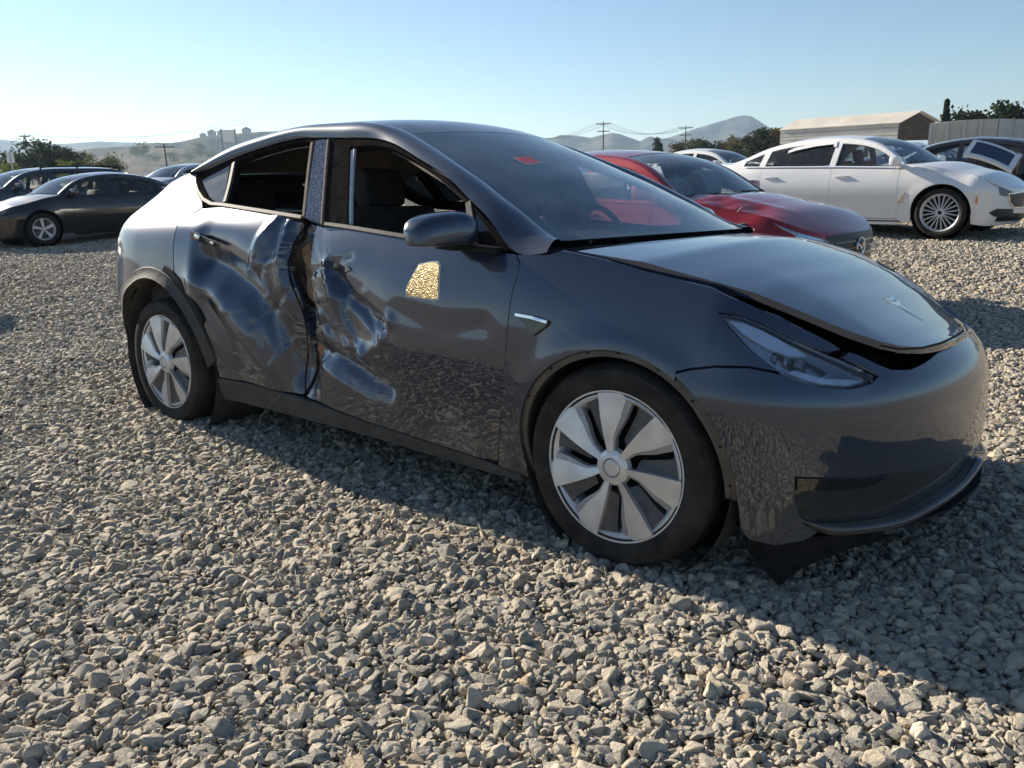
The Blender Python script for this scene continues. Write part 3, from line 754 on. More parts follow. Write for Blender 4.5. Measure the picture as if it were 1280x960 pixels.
wire(pD[2], far + Vector((0, 0, .9)), 1.9, 'upper power line across the left hills')

WHITEP = simple('white_sign_paint', (.72, .72, .70), .6, noise=.08)
SIGNB = simple('grey_sign_back', (.22, .23, .24), .6, noise=.15)
def road_sign():
    x, y = polar(159.88, 70); z0 = float(ground_h(x, y)); h = 1.29 + 70 * math.tan(R(2.05)) - z0
    t = thing('road_sign', 'small white road sign on a pole beside the left trees', 'sign', (x, y, z0))
    mb = MB(); mb.tube([(0, 0, -.2), (0, 0, h)], .05, 8); mb.build('pole', CONC, t)
    mb = MB(); mb.box((0, 0, h - .35), (.05, .48, .78), (0, 0, R(159.9 - 180)), bev=.015); mb.build('sign_plate', WHITEP, t)
road_sign()
def billboard():
    d = 420; x, y = polar(147.45, d); zb = 1.29 + d * math.tan(R(2.2)); z1 = 1.29 + d * math.tan(R(3.3)); z0 = 1.29 + d * math.tan(R(2.55))
    t = thing('billboard', 'dark framed billboard on the left hill crest', 'billboard', (x, y, 0)); a = R(147.45 + 90)
    mb = MB(); mb.box((0, 0, (z0 + z1) / 2), (5.6, .5, z1 - z0), (0, 0, a)); mb.build('board', WHITEP, t, False)
    for s in (-1, 1):
        mb = MB(); mb.box((s * 3.1 * math.cos(a), s * 3.1 * math.sin(a), z1 / 2), (.7, .7, z1 + .6), (0, 0, a)); mb.build('post', SIGNB, t, False)
billboard()
HOUSEW = simple('pale_house_wall', (.42, .40, .36), .8, noise=.1); HOUSER = simple('house_roof', (.16, .13, .11), .8, noise=.2)
def far_house(label, az, el, w, h):
    d = 1500.; x, y = polar(az, d); z0 = 1.29 + d * math.tan(R(el)) - 2
    t = thing('house', label, 'house', (x, y, z0), R(az - 90), 'houses on the hill crest')
    mb = MB(); mb.box((0, 0, h / 2), (w, w * .7, h)); mb.build('wall', HOUSEW, t, False)
    mb = MB(); mb.prism([(-w / 2 - 1, h), (w / 2 + 1, h), (0, h + w * .28)], -w * .38, w * .38); mb.build('roof', HOUSER, t, False)
    for k in range(3):
        mb = MB(); mb.box((-w * .3 + w * .3 * k, -w * .36, h * .55), (w * .12, .3, h * .35)); mb.build('window', DARK, t, False)
for az, el, w, h, lb in [(149.0, 2.86, 11, 6, 'small pale house low on the left hill crest'), (148.45, 2.98, 14, 7, 'pale house with dark roof halfway up the crest'), (147.9, 3.02, 12, 6, 'pale house left of the billboard'), (146.3, 3.12, 15, 7, 'broad pale house right of the billboard')]:
    far_house(lb, az, el, w, h)
for i, (az, d, h, w) in enumerate([(153.1, 800, 10, 12), (152.7, 790, 13, 16), (152.1, 800, 9, 18), (150.9, 820, 12, 18), (150.0, 830, 10, 16), (149.3, 860, 14, 14), (148.7, 900, 11, 18)]):
    z = 800 * math.tan(R([1.95, 2.0, 1.6, 1.6, 1.7, 2.0, 1.9][i])); o = tree(['lone grey tree on the dry slope', 'pair of grey trees on the scrub hill shoulder', 'low grey tree below the scrub hill crest', 'wide grey tree at the middle of the scrub hill', 'grey tree low on the scrub hill', 'dark grey tree near the hill houses', 'wide grey tree below the hill houses'][i], az, d, h, w, LEAF_GREY, 'round', 500, 80 + i, .0, 'scattered trees on the left hill'); o.location.z = z - 2

# ---------------------------------------------------------------- thin haze over the valley
def haze():
    m, t, out = new_mat('thin_haze'); v = N_(t, 'ShaderNodeVolumePrincipled'); v.inputs['Color'].default_value = (.58, .79, 1, 1); v.inputs['Density'].default_value = HAZE; v.inputs['Anisotropy'].default_value = .35
    t.links.new(v.outputs[0], out.inputs['Volume'])
    mb = MB(); s = 12500; z0, z1 = -4., 260.; mb.box((0, 0, (z0 + z1) / 2), (2 * s, 2 * s, z1 - z0)); o = mb.build('haze', m, None, False); props(o, kind='stuff')
HAZE = 1.35e-4
haze()

# ---------------------------------------------------------------- cars in general
def arc(cx, cz, r, a0, a1, n=18):
    a = np.radians(np.linspace(a0, a1, n)); return [(cx + r * math.cos(t), cz + r * math.sin(t)) for t in a]

def tyre_mesh(mb, rad, width, rim, n=56, side=-1, groove=True):
    w = width / 2; p = []
    p += [(w * .80, rim - .012), (w * .88, rim + .004), (w * .975, rim + (rad - rim) * .26), (w * .995, rim + (rad - rim) * .29), (w * .995, rim + (rad - rim) * .34), (w * .985, rim + (rad - rim) * .37), (w * 1.0, rim + (rad - rim) * .54), (w * .985, rim + (rad - rim) * .70), (w * .99, rim + (rad - rim) * .72), (w * .965, rim + (rad - rim) * .79), (w * .90, rim + (rad - rim) * .90), (w * .84, rad - .010), (w * .70, rad - .002)]
    if groove:
        for g in (.42, .14, -.14, -.42):
            p += [(w * (g + .06), rad), (w * (g + .045), rad - .008), (w * (g - .045), rad - .008), (w * (g - .06), rad)]
    p += [(-w * .70, rad - .002), (-w * .84, rad - .010), (-w * .95, rad - (rad - rim) * .2), (-w * 1.0, rim + (rad - rim) * .52), (-w * .98, rim + (rad - rim) * .30), (-w * .88, rim + .004), (-w * .80, rim - .012)]
    mb.lathe(p, n, 'y'); return mb

ALLOY = simple('alloy_wheel', (.58, .58, .58), .42, metal=.4, noise=.12, nscale=8)
ALLOYD = simple('dark_wheel', (.04, .04, .043), .35, metal=.5, noise=.2)
DISC = simple('brake_disc', (.20, .19, .18), .4, metal=.8, noise=.25)
AMBER = simple('amber_lens', (.75, .22, .03), .25, noise=.1)
REDL = simple('tail_lamp_lens', (.35, .01, .012), .12, coat=.5, noise=.15)
REFL = simple('headlamp_reflector', (.6, .62, .65), .15, metal=.9, noise=.2, nscale=25)
AIRC = simple('grille_black', (.010, .010, .011), .4, noise=.2)

def spoke_poly(r0, r1, w0, w1, ang, twist=0.):
    c0, s0 = math.cos(ang), math.sin(ang); c1, s1 = math.cos(ang + twist), math.sin(ang + twist)
    return [(r0 * c0 + w0 * s0, r0 * s0 - w0 * c0), (r1 * c1 + w1 * s1, r1 * s1 - w1 * c1), (r1 * c1 - w1 * s1, r1 * s1 + w1 * c1), (r0 * c0 - w0 * s0, r0 * s0 + w0 * c0)]

def wheel(parent, x, y, z, rad, width, rim, style, sidesign, steer=0., camber=0., mats=None, detail=True):
    """a wheel whose outer face looks along y * sidesign; children: tyre, rim, spokes, hub cap, brake disc"""
    w = bpy.data.objects.new('wheel', None); C.objects.link(w); w.parent = parent; w.empty_display_size = .1
    w.location = (x, y, z); w.rotation_euler = (camber * -sidesign, 0, steer + (math.pi if sidesign > 0 else 0))
    hw = width / 2
    mb = MB(); tyre_mesh(mb, rad, width, rim, 64 if detail else 32, groove=detail); mb.build('tyre', RUBBER, w)
    mb = MB(); mb.lathe([(-hw * .86, rim + .006), (-hw * .90, rim - .002), (-hw * .84, rim - .012), (-hw * .55, rim - .028), (hw * .6, rim - .03), (hw * .85, rim + .004)], 64 if detail else 28, 'y'); mb.build('rim', (ALLOY if style != 'steel' else ALLOYD), w)
    mb = MB(); mb.lathe([(-hw * .05, .02), (-hw * .05, rim * .72), (hw * .1, rim * .72)], 32, 'y'); mb.build('brake_disc', DISC, w)
    f = -hw * .74
    if style == 'multi':
        for k in range(10):
            for s in (-1, 1):
                a = k * math.pi / 5 + s * .085
                mb = MB(); q = spoke_poly(.055, rim - .008, .007, .0085, a, s * .075); mb.prism(q, f + .006, f + .04); mb.build('spoke', ALLOY, w, False)
        mb = MB(); mb.lathe([(f + .01, 0), (f + .002, .03), (f + .004, .06), (f + .04, .065)], 28, 'y'); mb.build('hub', ALLOY, w)
        mb = MB(); mb.lathe([(f - .002, 0), (f - .002, .026), (f + .01, .03)], 20, 'y'); mb.build('hub_cap', TRIM, w)
        mb = MB(); mb.lathe([(f + .05, .06), (f + .045, rim - .02)], 32, 'y'); mb.build('wheel_backing', DARK, w)
    elif style == 'five':
        for k in range(5):
            a = k * 2 * math.pi / 5 + .32
            mb = MB(); q = spoke_poly(.04, rim - .006, .020, .030, a, .06); mb.prism(q, f + .004, f + .05); mb.build('spoke', ALLOY, w, False)
            mb = MB(); q = spoke_poly(.05, rim - .012, .014, .05, a + .55, .0); mb.prism(q, f + .04, f + .06); mb.build('spoke', ALLOYD, w, False)
        mb = MB(); mb.lathe([(f - .004, 0), (f - .004, .03), (f + .03, .05)], 20, 'y'); mb.build('hub_cap', ALLOY, w)
    elif style == 'plain':
        mb = MB()
        for k in range(7):
            q = spoke_poly(.03, rim - .006, .022, .032, k * 2 * math.pi / 7); mb.prism(q, f + .004 + .0007 * k, f + .05)
        mb.build('spoke', ALLOY, w, False)
    return w

def seats(parent, xs, ys, zseat=.38, zback=1.02, mat=None, rear=None, width=.5, head=True):
    mat = mat or SEAT
    def seat(x, y, w, top, nm='seat', heads=(0,)):
        mb = MB(); mb.box((x + .02, y, zseat), (.52, w, .18), (0, R(-6), 0), bev=.05)
        mb.box((x - .30, y, (zseat + top) / 2 + .02), (.17, w * .94, top - zseat + .05), (0, R(-16), 0), bev=.06)
        o = mb.build(nm, mat, parent)
        for hy in heads:
            h = MB(); h.box((x - .455, y + hy, top + .12), (.11, .26, .19), (0, R(-10), 0), bev=.045)
            for s in (-.05, .05): h.tube([(x - .43, y + hy + s, top - .02), (x - .445, y + hy + s, top + .06)], .007, 6)
            h.build('headrest', mat, o)
        return o
    for y in ys: seat(xs, y, width, zback)
    if rear is not None: seat(rear, 0, 1.26, zback - .04, 'rear_bench', (-.36, .36))

def steering_wheel(parent, x, y, z, mat=None):
    mb = MB(); n = 36; a = [2 * math.pi * k / n for k in range(n + 1)]; t = R(24)
    mb.tube([(x - .185 * math.sin(k) * math.sin(t), y + .185 * math.cos(k), z + .185 * math.sin(k) * math.cos(t)) for k in a], .016, 8, cap=False)
    mb.box((x + .02, y, z), (.06, .16, .12), (0, -t, 0), bev=.02)
    for q in (-1, 1): mb.box((x + .01, y + q * .115, z), (.02, .10, .03), (0, -t, 0), bev=.006)
    mb.box((x + .03, y, z - .10), (.02, .035, .12), (0, -t, 0), bev=.006)
    mb.tube([(x + .04, y, z), (x + .30, y, z - .14)], .03, 8)
    return mb.build('steering_wheel', mat or BLACK, parent)

class Sedan:
    """flank surface and key lines of an ordinary car; x = 0 at the front axle, nose towards +x"""
    def __init__(s, wb=2.8, w=.92, fo=.9, ro=1.1, zb=.93, zr=1.38, hood=.80, cowl=.96, nose=.62, deck=1.0, xA=-.45, xr0=-1.15, xr1=-2.15, xC=-3.15, tail=.86, rw=.33, sill=.19, kind='sedan', drop=.0):
        s.__dict__.update(locals())
        k = zb / 1.06; kr = (zr - zb) / (1.56 - 1.06)
        zk = [.12 * k, .25 * k, .35 * k, .50 * k, .65 * k, .78 * k, .88 * k, .96 * k, 1.03 * k, zb + .02 * kr, zb + .07 * kr, zb + .14 * kr, zb + .24 * kr, zb + .36 * kr, zb + .46 * kr, zb + .54 * kr]
        m = np.array([.85, .885, .905, .935, .957, .960, .947, .927, .905, .881, .856, .815, .755, .682, .617, .55]) * w / .96
        fr = m.copy(); fr2 = m.copy(); rr = m.copy(); rm = m.copy()
        zk_ = np.array(zk)
        def roll(arr, ztop, w_top, z0):
            q = arr.copy(); t = np.clip((zk_ - z0) / (ztop - z0), 0, 2.2); q = q * (1 - t ** 2.2 * (1 - w_top)); return np.maximum(q, .2)
        fr = roll(m * .985, hood, .86, hood - .22); fr2 = roll(m, cowl, .93, cowl - .20)
        if kind == 'sedan': rr = roll(m * .985, deck, .86, deck - .25); rm = roll(m, deck + .12, .92, deck - .15)
        else: rr = m * .975; rm = m * .995
        s.S = BodySurface(zk, {-(wb + .45): rr, -(wb - .1): rm, -wb * .5: m, -.55: m, -.15: fr2, .35: fr},
                          (.30, .30 + fo * .72), (-(wb + .25), ro * .85 + .15),
                          [(.10, fo - .12), (.25, fo - .01), (.42, fo), (nose, fo - .01), (hood, fo - .17), (hood + .2, fo - .5)],
                          [(.12, -(wb + ro - .12)), (.35, -(wb + ro - .01)), (.6, -(wb + ro)), (deck - .05, -(wb + ro - .03)), (deck + .1, -(wb + ro - .09)), (zr, -(wb + ro - .5))],
                          [(0, 1), (.20, .985), (.42, .925), (.62, .81), (.78, .65), (.90, .45), (.975, .22), (1, 0)],
                          [(0, 1), (.28, .975), (.55, .90), (.76, .76), (.89, .57), (.965, .3), (1, 0)],
                          arches=((0, rw, rw + .08), (-wb, rw, rw + .08)))
        s.se = .30 + .30 + fo * .72; s.sb = -(wb + .25) - (ro * .85 + .15)
        f = nspline([xA, -.1, .3, .55, s.se * .72, s.se], [cowl, cowl - (cowl - hood) * .35, hood + .01, hood - .03, nose + .06, nose + .02])
        xs = np.concatenate([np.linspace(xA, .3, 8), np.linspace(.36, s.se, 16)]); s.hood_line = [(x, float(f(x))) for x in xs]
        roofz = nspline([xA, (xA + xr0) / 2 + .03, xr0, (xr0 + xr1) / 2, xr1, (xr1 + xC) / 2 - .03, xC], [cowl, cowl + (zr - cowl) * .60, zr - .035, zr, zr - .03, deck + drop + (zr - deck) * .58, deck + drop] if kind == 'sedan' else
                        [cowl, cowl + (zr - cowl) * .60, zr - .035, zr, zr - .01, zr - .05, zr - .14])
        s.rail = [(x, float(roofz(x))) for x in np.linspace(xA, xC, 34)]
        s.roofz = roofz
        g = nspline([xC, s.sb * .55 + xC * .45, s.sb], [s.rail[-1][1], deck, tail])
        s.deck_line = [(x, float(g(x))) for x in np.linspace(xC, s.sb, 18)] if kind == 'sedan' else [(x, float(nspline([xC, s.sb * .6 + xC * .4, s.sb], [s.rail[-1][1], deck + .28, deck + .25])(x))) for x in np.linspace(xC, s.sb, 14)]
        s.belt = lambda x: np.interp(x, [-(wb + .3), -wb * .5, xA], [zb + .045, zb + .01, zb - .02])
    def line(s, l): a = np.array(l); return s.S(a[:, 0], a[:, 1])
    def hood_z(s, x): a = np.array(s.hood_line); return float(np.interp(x, a[:, 0], a[:, 1]))

def half_join(name, S, outline, mat, parent, **k):
    """panel on both sides of the centre line, as one mesh"""
    a, b = panel(name, S, outline, mat, parent, mirror=True, **k)
    bm = bmesh.new(); bm.from_mesh(a.data); bm.from_mesh(b.data)
    bmesh.ops.delete(bm, geom=[f for f in bm.faces if all(abs(v.co.y) < .009 for v in f.verts)], context='FACES')
    mid = [v for v in bm.verts if abs(v.co.y) < .009]
    for v in mid: v.co.y = 0
    bmesh.ops.remove_doubles(bm, verts=mid, dist=.004)
    bm.to_mesh(a.data); bm.free(); a.data.polygons.foreach_set('use_smooth', [True] * len(a.data.polygons)); a.data.set_sharp_from_angle(angle=R(35))
    bpy.data.objects.remove(b); return a

def build_car(name, label, cat, group, loc, rz, K, PM, style='plain', step=.07, wrad=None, grille=None, extras=None, far=False, gmat=None, hoodfn=None, side_trim=None, rails=False, hood=True, roofmat=None, wheelw=.225, rimr=.215, hood_open=None, seams=(-.62, None, None), interior=True, black_pillars=False, chrome=False):
    s = K; S = s.S; wb, rw, sill = s.wb, s.rw, s.sill; org = (-wb / 2, 0, 0)
    t = thing(name, label, cat, loc, rz, group)
    gm = gmat or GLASS
    ra = rw + .055
    xf, xm, xr = -.62 if seams[0] is None else seams[0], seams[1] or -(wb * .5 + .12), seams[2] or -(wb - .12)
    kw = dict(step=step, origin=org, mirror=True, gap=.0035, flange=.02)
    B = lambda x: float(s.belt(x))
    hl = s.hood_line; bs = .47
    ztop = s.hood_z(bs)
    fa = [p for p in hl if p[0] < bs]
    # fender
    o = [(xf, sill + .02), (xf, B(xf) - .01)] + [(s.xA - .02, B(s.xA))] + fa[0:] + [(bs, ztop), (bs - .02, .68 * s.hood)] + arc(0, rw, ra, 52, 188, 20) + [(-ra, sill + .01)]
    o = [p for p in o]
    panel('front_fender', S, o, PM, t, **kw)
    # doors
    def belt_pts(x0, x1, n=8, d=-.006): return [(x, B(x) + d) for x in np.linspace(x0, x1, n)]
    panel('front_door', S, [(xf, sill + .06)] + [(xf, B(xf) - .006)] + belt_pts(xf, xm)[1:] + [(xm, sill + .06)], PM, t, **kw)
    arq = arc(-wb, rw, ra + .02, 12, 66, 8)
    panel('rear_door', S, [(xm, sill + .06)] + belt_pts(xm, xr) + [(arq[-1][0] - .02, arq[-1][1] + .12)] + arq[::-1] + [(-wb + ra + .03, sill + .06)], PM, t, **kw)
    panel('sill_panel', S, [(xf + .02, sill - .03), (-wb + ra, sill - .03), (-wb + ra + .01, sill + .055), (xf + .02, sill + .055)], side_trim or PM, t, **kw)
    # quarter panel with the rear corner
    dl = s.deck_line; cb = -(wb + ra + .02); rs = -(wb + .52)
    dq = [p for p in dl if p[0] > rs]
    o = [(arq[-1][0] - .02, arq[-1][1] + .12), (xr, B(xr) - .006)] + belt_pts(xr, s.xC, 5)[1:-1] + [(s.rail[-1][0], s.rail[-1][1])] + dq[1:] + [(rs, np.interp(-rs, [-p[0] for p in dl], [p[1] for p in dl]))] + [(rs, .62 * s.hood + .05)] + arc(-wb, rw, ra, 150, 66, 14)
    panel('quarter_panel', S, o, PM, t, **kw)
    dr = [p for p in dl if p[0] <= rs]
    zr0 = np.interp(-rs, [-p[0] for p in dl], [p[1] for p in dl])
    o = [(rs, .62 * s.hood + .05), (rs, zr0)] + dr + [(s.sb, sill + .02)] + [(rs - .1, sill)] + arc(-wb, rw, ra, 190, 150, 6)
    kj = dict(step=step, origin=org, gap=.002, flange=.02)
    half_join('rear_bumper', S, o, PM, t, **kj)
    # nose
    hn = [p for p in hl if p[0] >= bs]
    o = [(bs, ztop)] + hn + [(s.se, sill - .02), (.62, sill - .03), (ra + .01, sill)] + arc(0, rw, ra, -8, 52, 10)
    half_join('front_bumper', S, o, PM, t, **kj)
    # greenhouse
    rail = s.rail; win = []
    xsw = [xf + .02, xm]
    lo = lambda x: B(x) + .03
    rz_ = lambda x: float(s.roofz(x)) - .055
    def ww(x0, x1, pad=.035):
        xs = np.linspace(x0 - pad, x1 + pad, 10); top = [(x, max(rz_(x), lo(x) + .01)) for x in xs]; bot = [(x, lo(x)) for x in xs[::-1]]
        return [q for q in top if q[1] > lo(q[0]) + .02] + bot
    # front window reaches forward to the pillar
    def xlim(lo_, hi_):                                    # first x where the roof is high enough
        xs = np.linspace(lo_, hi_, 200); k = [x for x in xs if rz_(x) > lo(x) + .035]; return max(k) if k else lo_, min(k) if k else hi_
    xa, _ = xlim(xm, s.xA); _, xc_ = xlim(s.xC, xr)
    wf = ww(min(xa, xf + .25), xm + .0); wr = ww(xm - .02, xr - .02)
    holes = [wf, wr]
    xq = xr - .06
    if xq - xc_ > .22: holes.append(ww(xq, xc_ + .06, .03))
    out = [(x, z) for x, z in rail] + [(x, B(x)) for x in np.linspace(s.xC + .02, s.xA, 16)]
    fm = BLACK if black_pillars else PM
    panel('side_frame', S, out, fm, t, holes=holes, **dict(kw, flange=.03, gap=0))
    for h in holes:
        panel('side_window', S, shrink(h, -.012), gm, t, **dict(kw, off=-.016, flange=0, gap=0, step=.09))
    # roof, screens, bonnet, boot lid
    RL = s.line(rail) ; i0 = int(np.argmin([abs(p[0] - s.xr0) for p in rail])); i1 = int(np.argmin([abs(p[0] - s.xr1) for p in rail]))
    IN = RL.copy(); fr = np.linspace(0, 1, len(IN)); IN[:, 1] += np.interp(fr, [0, .3, .45, .7, 1], [.095, .095, .07, .08, .09]); IN[:, 2] += .022
    for sd in (1, -1):
        K = 5; V = []
        for a_, b_ in zip(RL, IN):
            for k in range(K + 1):
                q = a_ + (b_ - a_) * k / K + np.array([0, 0, .012 * math.sin(math.pi * k / K)]); V.append((q[0] - org[0], q[1] * sd, q[2] - .001))
        F_ = [(i * (K + 1) + k, i * (K + 1) + k + 1, (i + 1) * (K + 1) + k + 1, (i + 1) * (K + 1) + k) for i in range(len(RL) - 1) for k in range(K)]
        mesh('roof_pillar', V, [f[::-1] for f in F_] if sd > 0 else F_, PM, t)
    RL = IN
    ribbon('windscreen', RL[:i0 + 1], WIND, t, crown=[.02, .03, .035], bow=[.17, .14, .09], origin=org, thick=0, off=-.004)
    ribbon('roof', RL[i0:i1 + 1], roofmat or PM, t, crown=[.035, .05, .035], bow=[.09, .0, -.06], origin=org, thick=.02)
    ribbon('rear_window', RL[i1:], gm if s.kind == 'sedan' else gm, t, crown=[.035, .03, .02], bow=[-.06, -.10, -.12], origin=org, thick=0, off=-.004)
    HL = s.line(hl)
    fn = hoodfn
    if hood: ribbon('bonnet', HL, PM, t, crown=[.03, .05, .055, .05, .035, .02, .0], bow=[.16, .12, .07, .02, 0, 0, 0], origin=org, thick=.02, fn=fn, n=28, step=step * .8)
    DL = s.line(dl); ribbon('boot_lid', DL, PM, t, crown=[.02, .03, .03, .0], bow=[-.12, -.08, 0, 0], origin=org, thick=.02)
    # wheels and wells
    for x in (0, -wb):
        for sd in (-1, 1):
            yw = sd * (s.w - .015 - wheelw / 2)
            wheel(t, x - org[0], yw, rw, rw, wheelw, rimr, style if sd < 0 or not far else 'plain', sd, detail=not far)
            mb = MB(); mb.lathe([(0, ra - .004), (.36, ra - .004), (.36, 0.02)], 24, 'y'); ob = mb.build('wheel_liner', DARK, t, loc=(x - org[0], sd * (s.w - .05) - (.36 if sd > 0 else 0), rw))
            if sd > 0: ob.scale.y = -1; ob.location.y = sd * (s.w - .05)
    # lamps
    z0 = nz = s.nose
    hh = s.se
    lamp = [(bs + .10, s.hood_z(bs + .1) - .035), (hh * .62, s.hood_z(hh * .62) - .045), (hh * .80, s.hood_z(hh * .8) - .055), (hh * .79, s.hood_z(hh * .8) - .13), (hh * .62, s.hood_z(hh * .62) - .165), (bs + .26, s.hood_z(bs + .1) - .13)]
    for ob in panel('headlight', S, lamp, REFL, t, **dict(kw, off=.003, step=.05)): pass
    for ob in panel('headlight_lens', S, shrink(lamp, -.002), LENS, t, **dict(kw, off=.010, step=.05, flange=.01)): pass
    tl = [(rs - .02, zr0 - .10), (s.sb * .45 + rs * .55, zr0 - .11), (s.sb * .45 + rs * .55, zr0 - .25), (rs + .02, zr0 - .23)]
    panel('tail_light', S, tl, REDL, t, **dict(kw, off=.008, step=.06))
    gz = grille or dict(s0=.80, z0=.36, z1=.60)
    half_join('grille', S, [(hh * gz['s0'], gz['z1']), (hh, gz['z1'] + .01), (hh, gz['z0']), (hh * (gz['s0'] + .04), gz['z0'])], AIRC, t, **dict(kj, off=.006))
    half_join('lower_intake', S, [(hh * .62, .33), (hh, .31), (hh, .21), (hh * .60, .22)], AIRC, t, **dict(kj, off=.006))
    # mirrors, handles
    for sd in (-1, 1):
        p = S(np.array([xf - .02]), np.array([B(xf) + .05]))[0]
        mb = MB(); mb.box((p[0] - org[0] - .02, sd * (abs(p[1]) + .13), p[2] + .06), (.11, .20, .135), (0, 0, sd * .12), bev=.035); mb.box((p[0] - org[0] + .02, sd * (abs(p[1]) + .02), p[2] + .0), (.07, .14, .04), bev=.012); mb.build('mirror', PM if not black_pillars else BLACK, t)
    for hx in (xm + .18, xr + .17):
        z = s.zb - .115
        for sd in (-1, 1):
            p = S(np.array([hx]), np.array([z]))[0]; q = S(np.array([hx - .1]), np.array([z]))[0]
            mb = MB(); mb.box((p[0] - org[0], sd * (abs(p[1]) + .018), z), (.21, .022, .026), bev=.008)
            mb.box((p[0] - org[0] + .09, sd * (abs(p[1]) + .005), z), (.025, .03, .024)); mb.box((p[0] - org[0] - .09, sd * (abs(p[1]) + .005), z), (.025, .03, .024)); mb.build('door_handle', CHROME if chrome else PM, t)
    # cabin tub, seats, dash
    tub = MB(); hwid = s.w - .10; x0, x1 = -.55 - org[0], -(wb + .15) - org[0]
    tub.box(((x0 + x1) / 2, 0, sill + .06), (x0 - x1, hwid * 2, .04)); 
    for sd in (-1, 1): tub.box(((x0 + x1) / 2, sd * hwid, (sill + s.zb) / 2), (x0 - x1, .05, s.zb - sill - .03))
    tub.box((x1, 0, (sill + s.zb) / 2), (.05, hwid * 2, s.zb - sill - .02)); tub.box((x0 - .05, 0, (sill + s.zb) / 2), (.4, hwid * 2, s.zb - sill - .06), bev=.05)
    tub.box((x0 + .75, 0, .40), (1.0, s.w * 1.1, .3)); tub.box((x1 - .42, 0, .42), (.75, s.w * 1.2, .35))
    tub.build('cabin_tub', DARK, t)
    if interior:
        seats(t, -1.28 - org[0], (-.37, .37), .42, s.zb + .08, rear=-2.22 - org[0] if wb > 2.5 else None)
        steering_wheel(t, -.80 - org[0], .37, s.zb - .04)
    if rails:
        for sd in (-1, 1):
            mb = MB(); xs = np.linspace(s.xr0 - .15, s.xC + .25, 12); pts = [(x - org[0], sd * (abs(S(np.array([x]), np.array([float(s.roofz(x))]))[0][1]) - .05), float(s.roofz(x)) + .07) for x in xs]
            mb.tube(pts, .018, 8)
            for k in (0, 5, 11): mb.tube([pts[k], (pts[k][0], pts[k][1], pts[k][2] - .10)], .02, 8)
            mb.build('roof_rail', BLACK, t)
    if extras: extras(t, s, org)
    return t

# ---------------------------------------------------------------- the other cars in the yard
P_RED = paint('red_metallic_paint', (.26, .007, .012), metal=.25, rough=.35, dust=.05, dustcol=(.36, .30, .26))
P_WHITE = paint('white_paint', (.74, .74, .73), metal=0., rough=.3, dust=.10, coat=.8)
P_GREY = paint('dark_grey_paint', (.018, .017, .020), metal=.4, rough=.4, dust=.06)
P_NAVY = paint('blue_grey_paint', (.035, .04, .06), metal=.5, rough=.4, dust=.14)
P_SILVER = paint('silver_paint', (.48, .49, .50), metal=.7, rough=.4, dust=.15)
P_BLACK = paint('black_car_paint', (.008, .009, .012), metal=.2, rough=.3, dust=.08)
P_BLUE = paint('blue_car_paint', (.03, .07, .16), metal=.5, rough=.35, dust=.1)
def at(x, y): return (x, y, float(ground_h(x, y)) + .0)

def red_extras(t, s, org):
    S = s.S
    # airbags hanging in the cabin
    for c, d, r in (((-.95, -.42, 1.02), (.30, .42, .30), (0, .3, .2)), ((-.86, .30, 1.10), (.34, .46, .34), (0, -.3, .1)), ((-.80, -.25, 1.08), (.26, .36, .24), (0, -.3, .1)), ((-1.5, -.70, 1.10), (.9, .10, .34), (0, 0, 0))):
        mb = MB(); mb.box((c[0] - org[0], c[1], c[2]), d, r, bev=min(d) * .42); o = mb.build('airbag', AIRBAG, t)
        for v in o.data.vertices: v.co += Vector((math.sin(v.co.y * 23), math.sin(v.co.z * 29), math.sin(v.co.x * 25))) * .018
    # grille bars and round badge on the nose
    hh = s.se
    for k in range(5):
        z = .43 + .055 * k
        half_join('grille_bar', S, [(hh * .80, z), (hh, z), (hh, z + .012), (hh * .80, z + .012)], TRIM, t, step=.06, origin=org, off=.016, flange=.01)
    p = S(np.array([s.se]), np.array([.61]))[0]
    mb = MB(); mb.lathe([(.0, .062), (.012, .066), (.014, .073), (.004, .078)], 36, 'x', (p[0] - org[0] + .012, 0, .61)); mb.build('badge_ring', CHROME, t)
    mb = MB(); x = p[0] - org[0] + .016; q = [(-.066, .022), (-.040, .006), (0, -.030), (.040, .006), (.066, .022), (.050, .026), (.026, .020), (0, -.012), (-.026, .020), (-.050, .026)]
    mb.add([(x, a, .61 + b) for a, b in q] + [(x + .01, a * .9, .61 + b * .9) for a, b in q], [tuple(range(10)), tuple(range(19, 9, -1))] + [(i, (i + 1) % 10, (i + 1) % 10 + 10, i + 10) for i in range(10)]); mb.build('badge_wing', CHROME, t, False)
    # debris along the crushed bonnet edge
    r = np.random.default_rng(5); mb = MB()
    for k in range(12):
        x = r.uniform(-.30, .40); p = Vector((x - org[0], -.80 + r.normal(0, .03), 1.0 - .22 * (x + .42) + r.normal(0, .012))); d = Vector(r.normal(size=3)); d.z *= .4; d.normalize(); mb.tube([p, p + d * r.uniform(.015, .05), p + d * .15 + Vector((0, 0, -.02))], [.010, .012, .004], 5)
    mb.build('torn_metal', simple('bare_torn_metal', (.13, .115, .10), .7, metal=.2, noise=.6), t)
    mb = MB(); c = S(np.array([-.25]), np.array([.96]))[0]
    mb.tube([(-.38 - org[0], -.55, 1.035), (-.25 - org[0], -.1, 1.06), (-.28 - org[0], .25, 1.06)], .010, 6); mb.build('wiper', BLACK, t)
    pl = [(-.95, -.30, 1.245), (-.90, -.30, 1.215), (-.90, -.38, 1.215), (-.95, -.38, 1.245)]
    mb = MB(); mb.box((-.90 - org[0], .30, 1.20), (.01, .07, .05), (0, R(-60), 0)); mb.build('paper_tag', WHITEP, t, False)
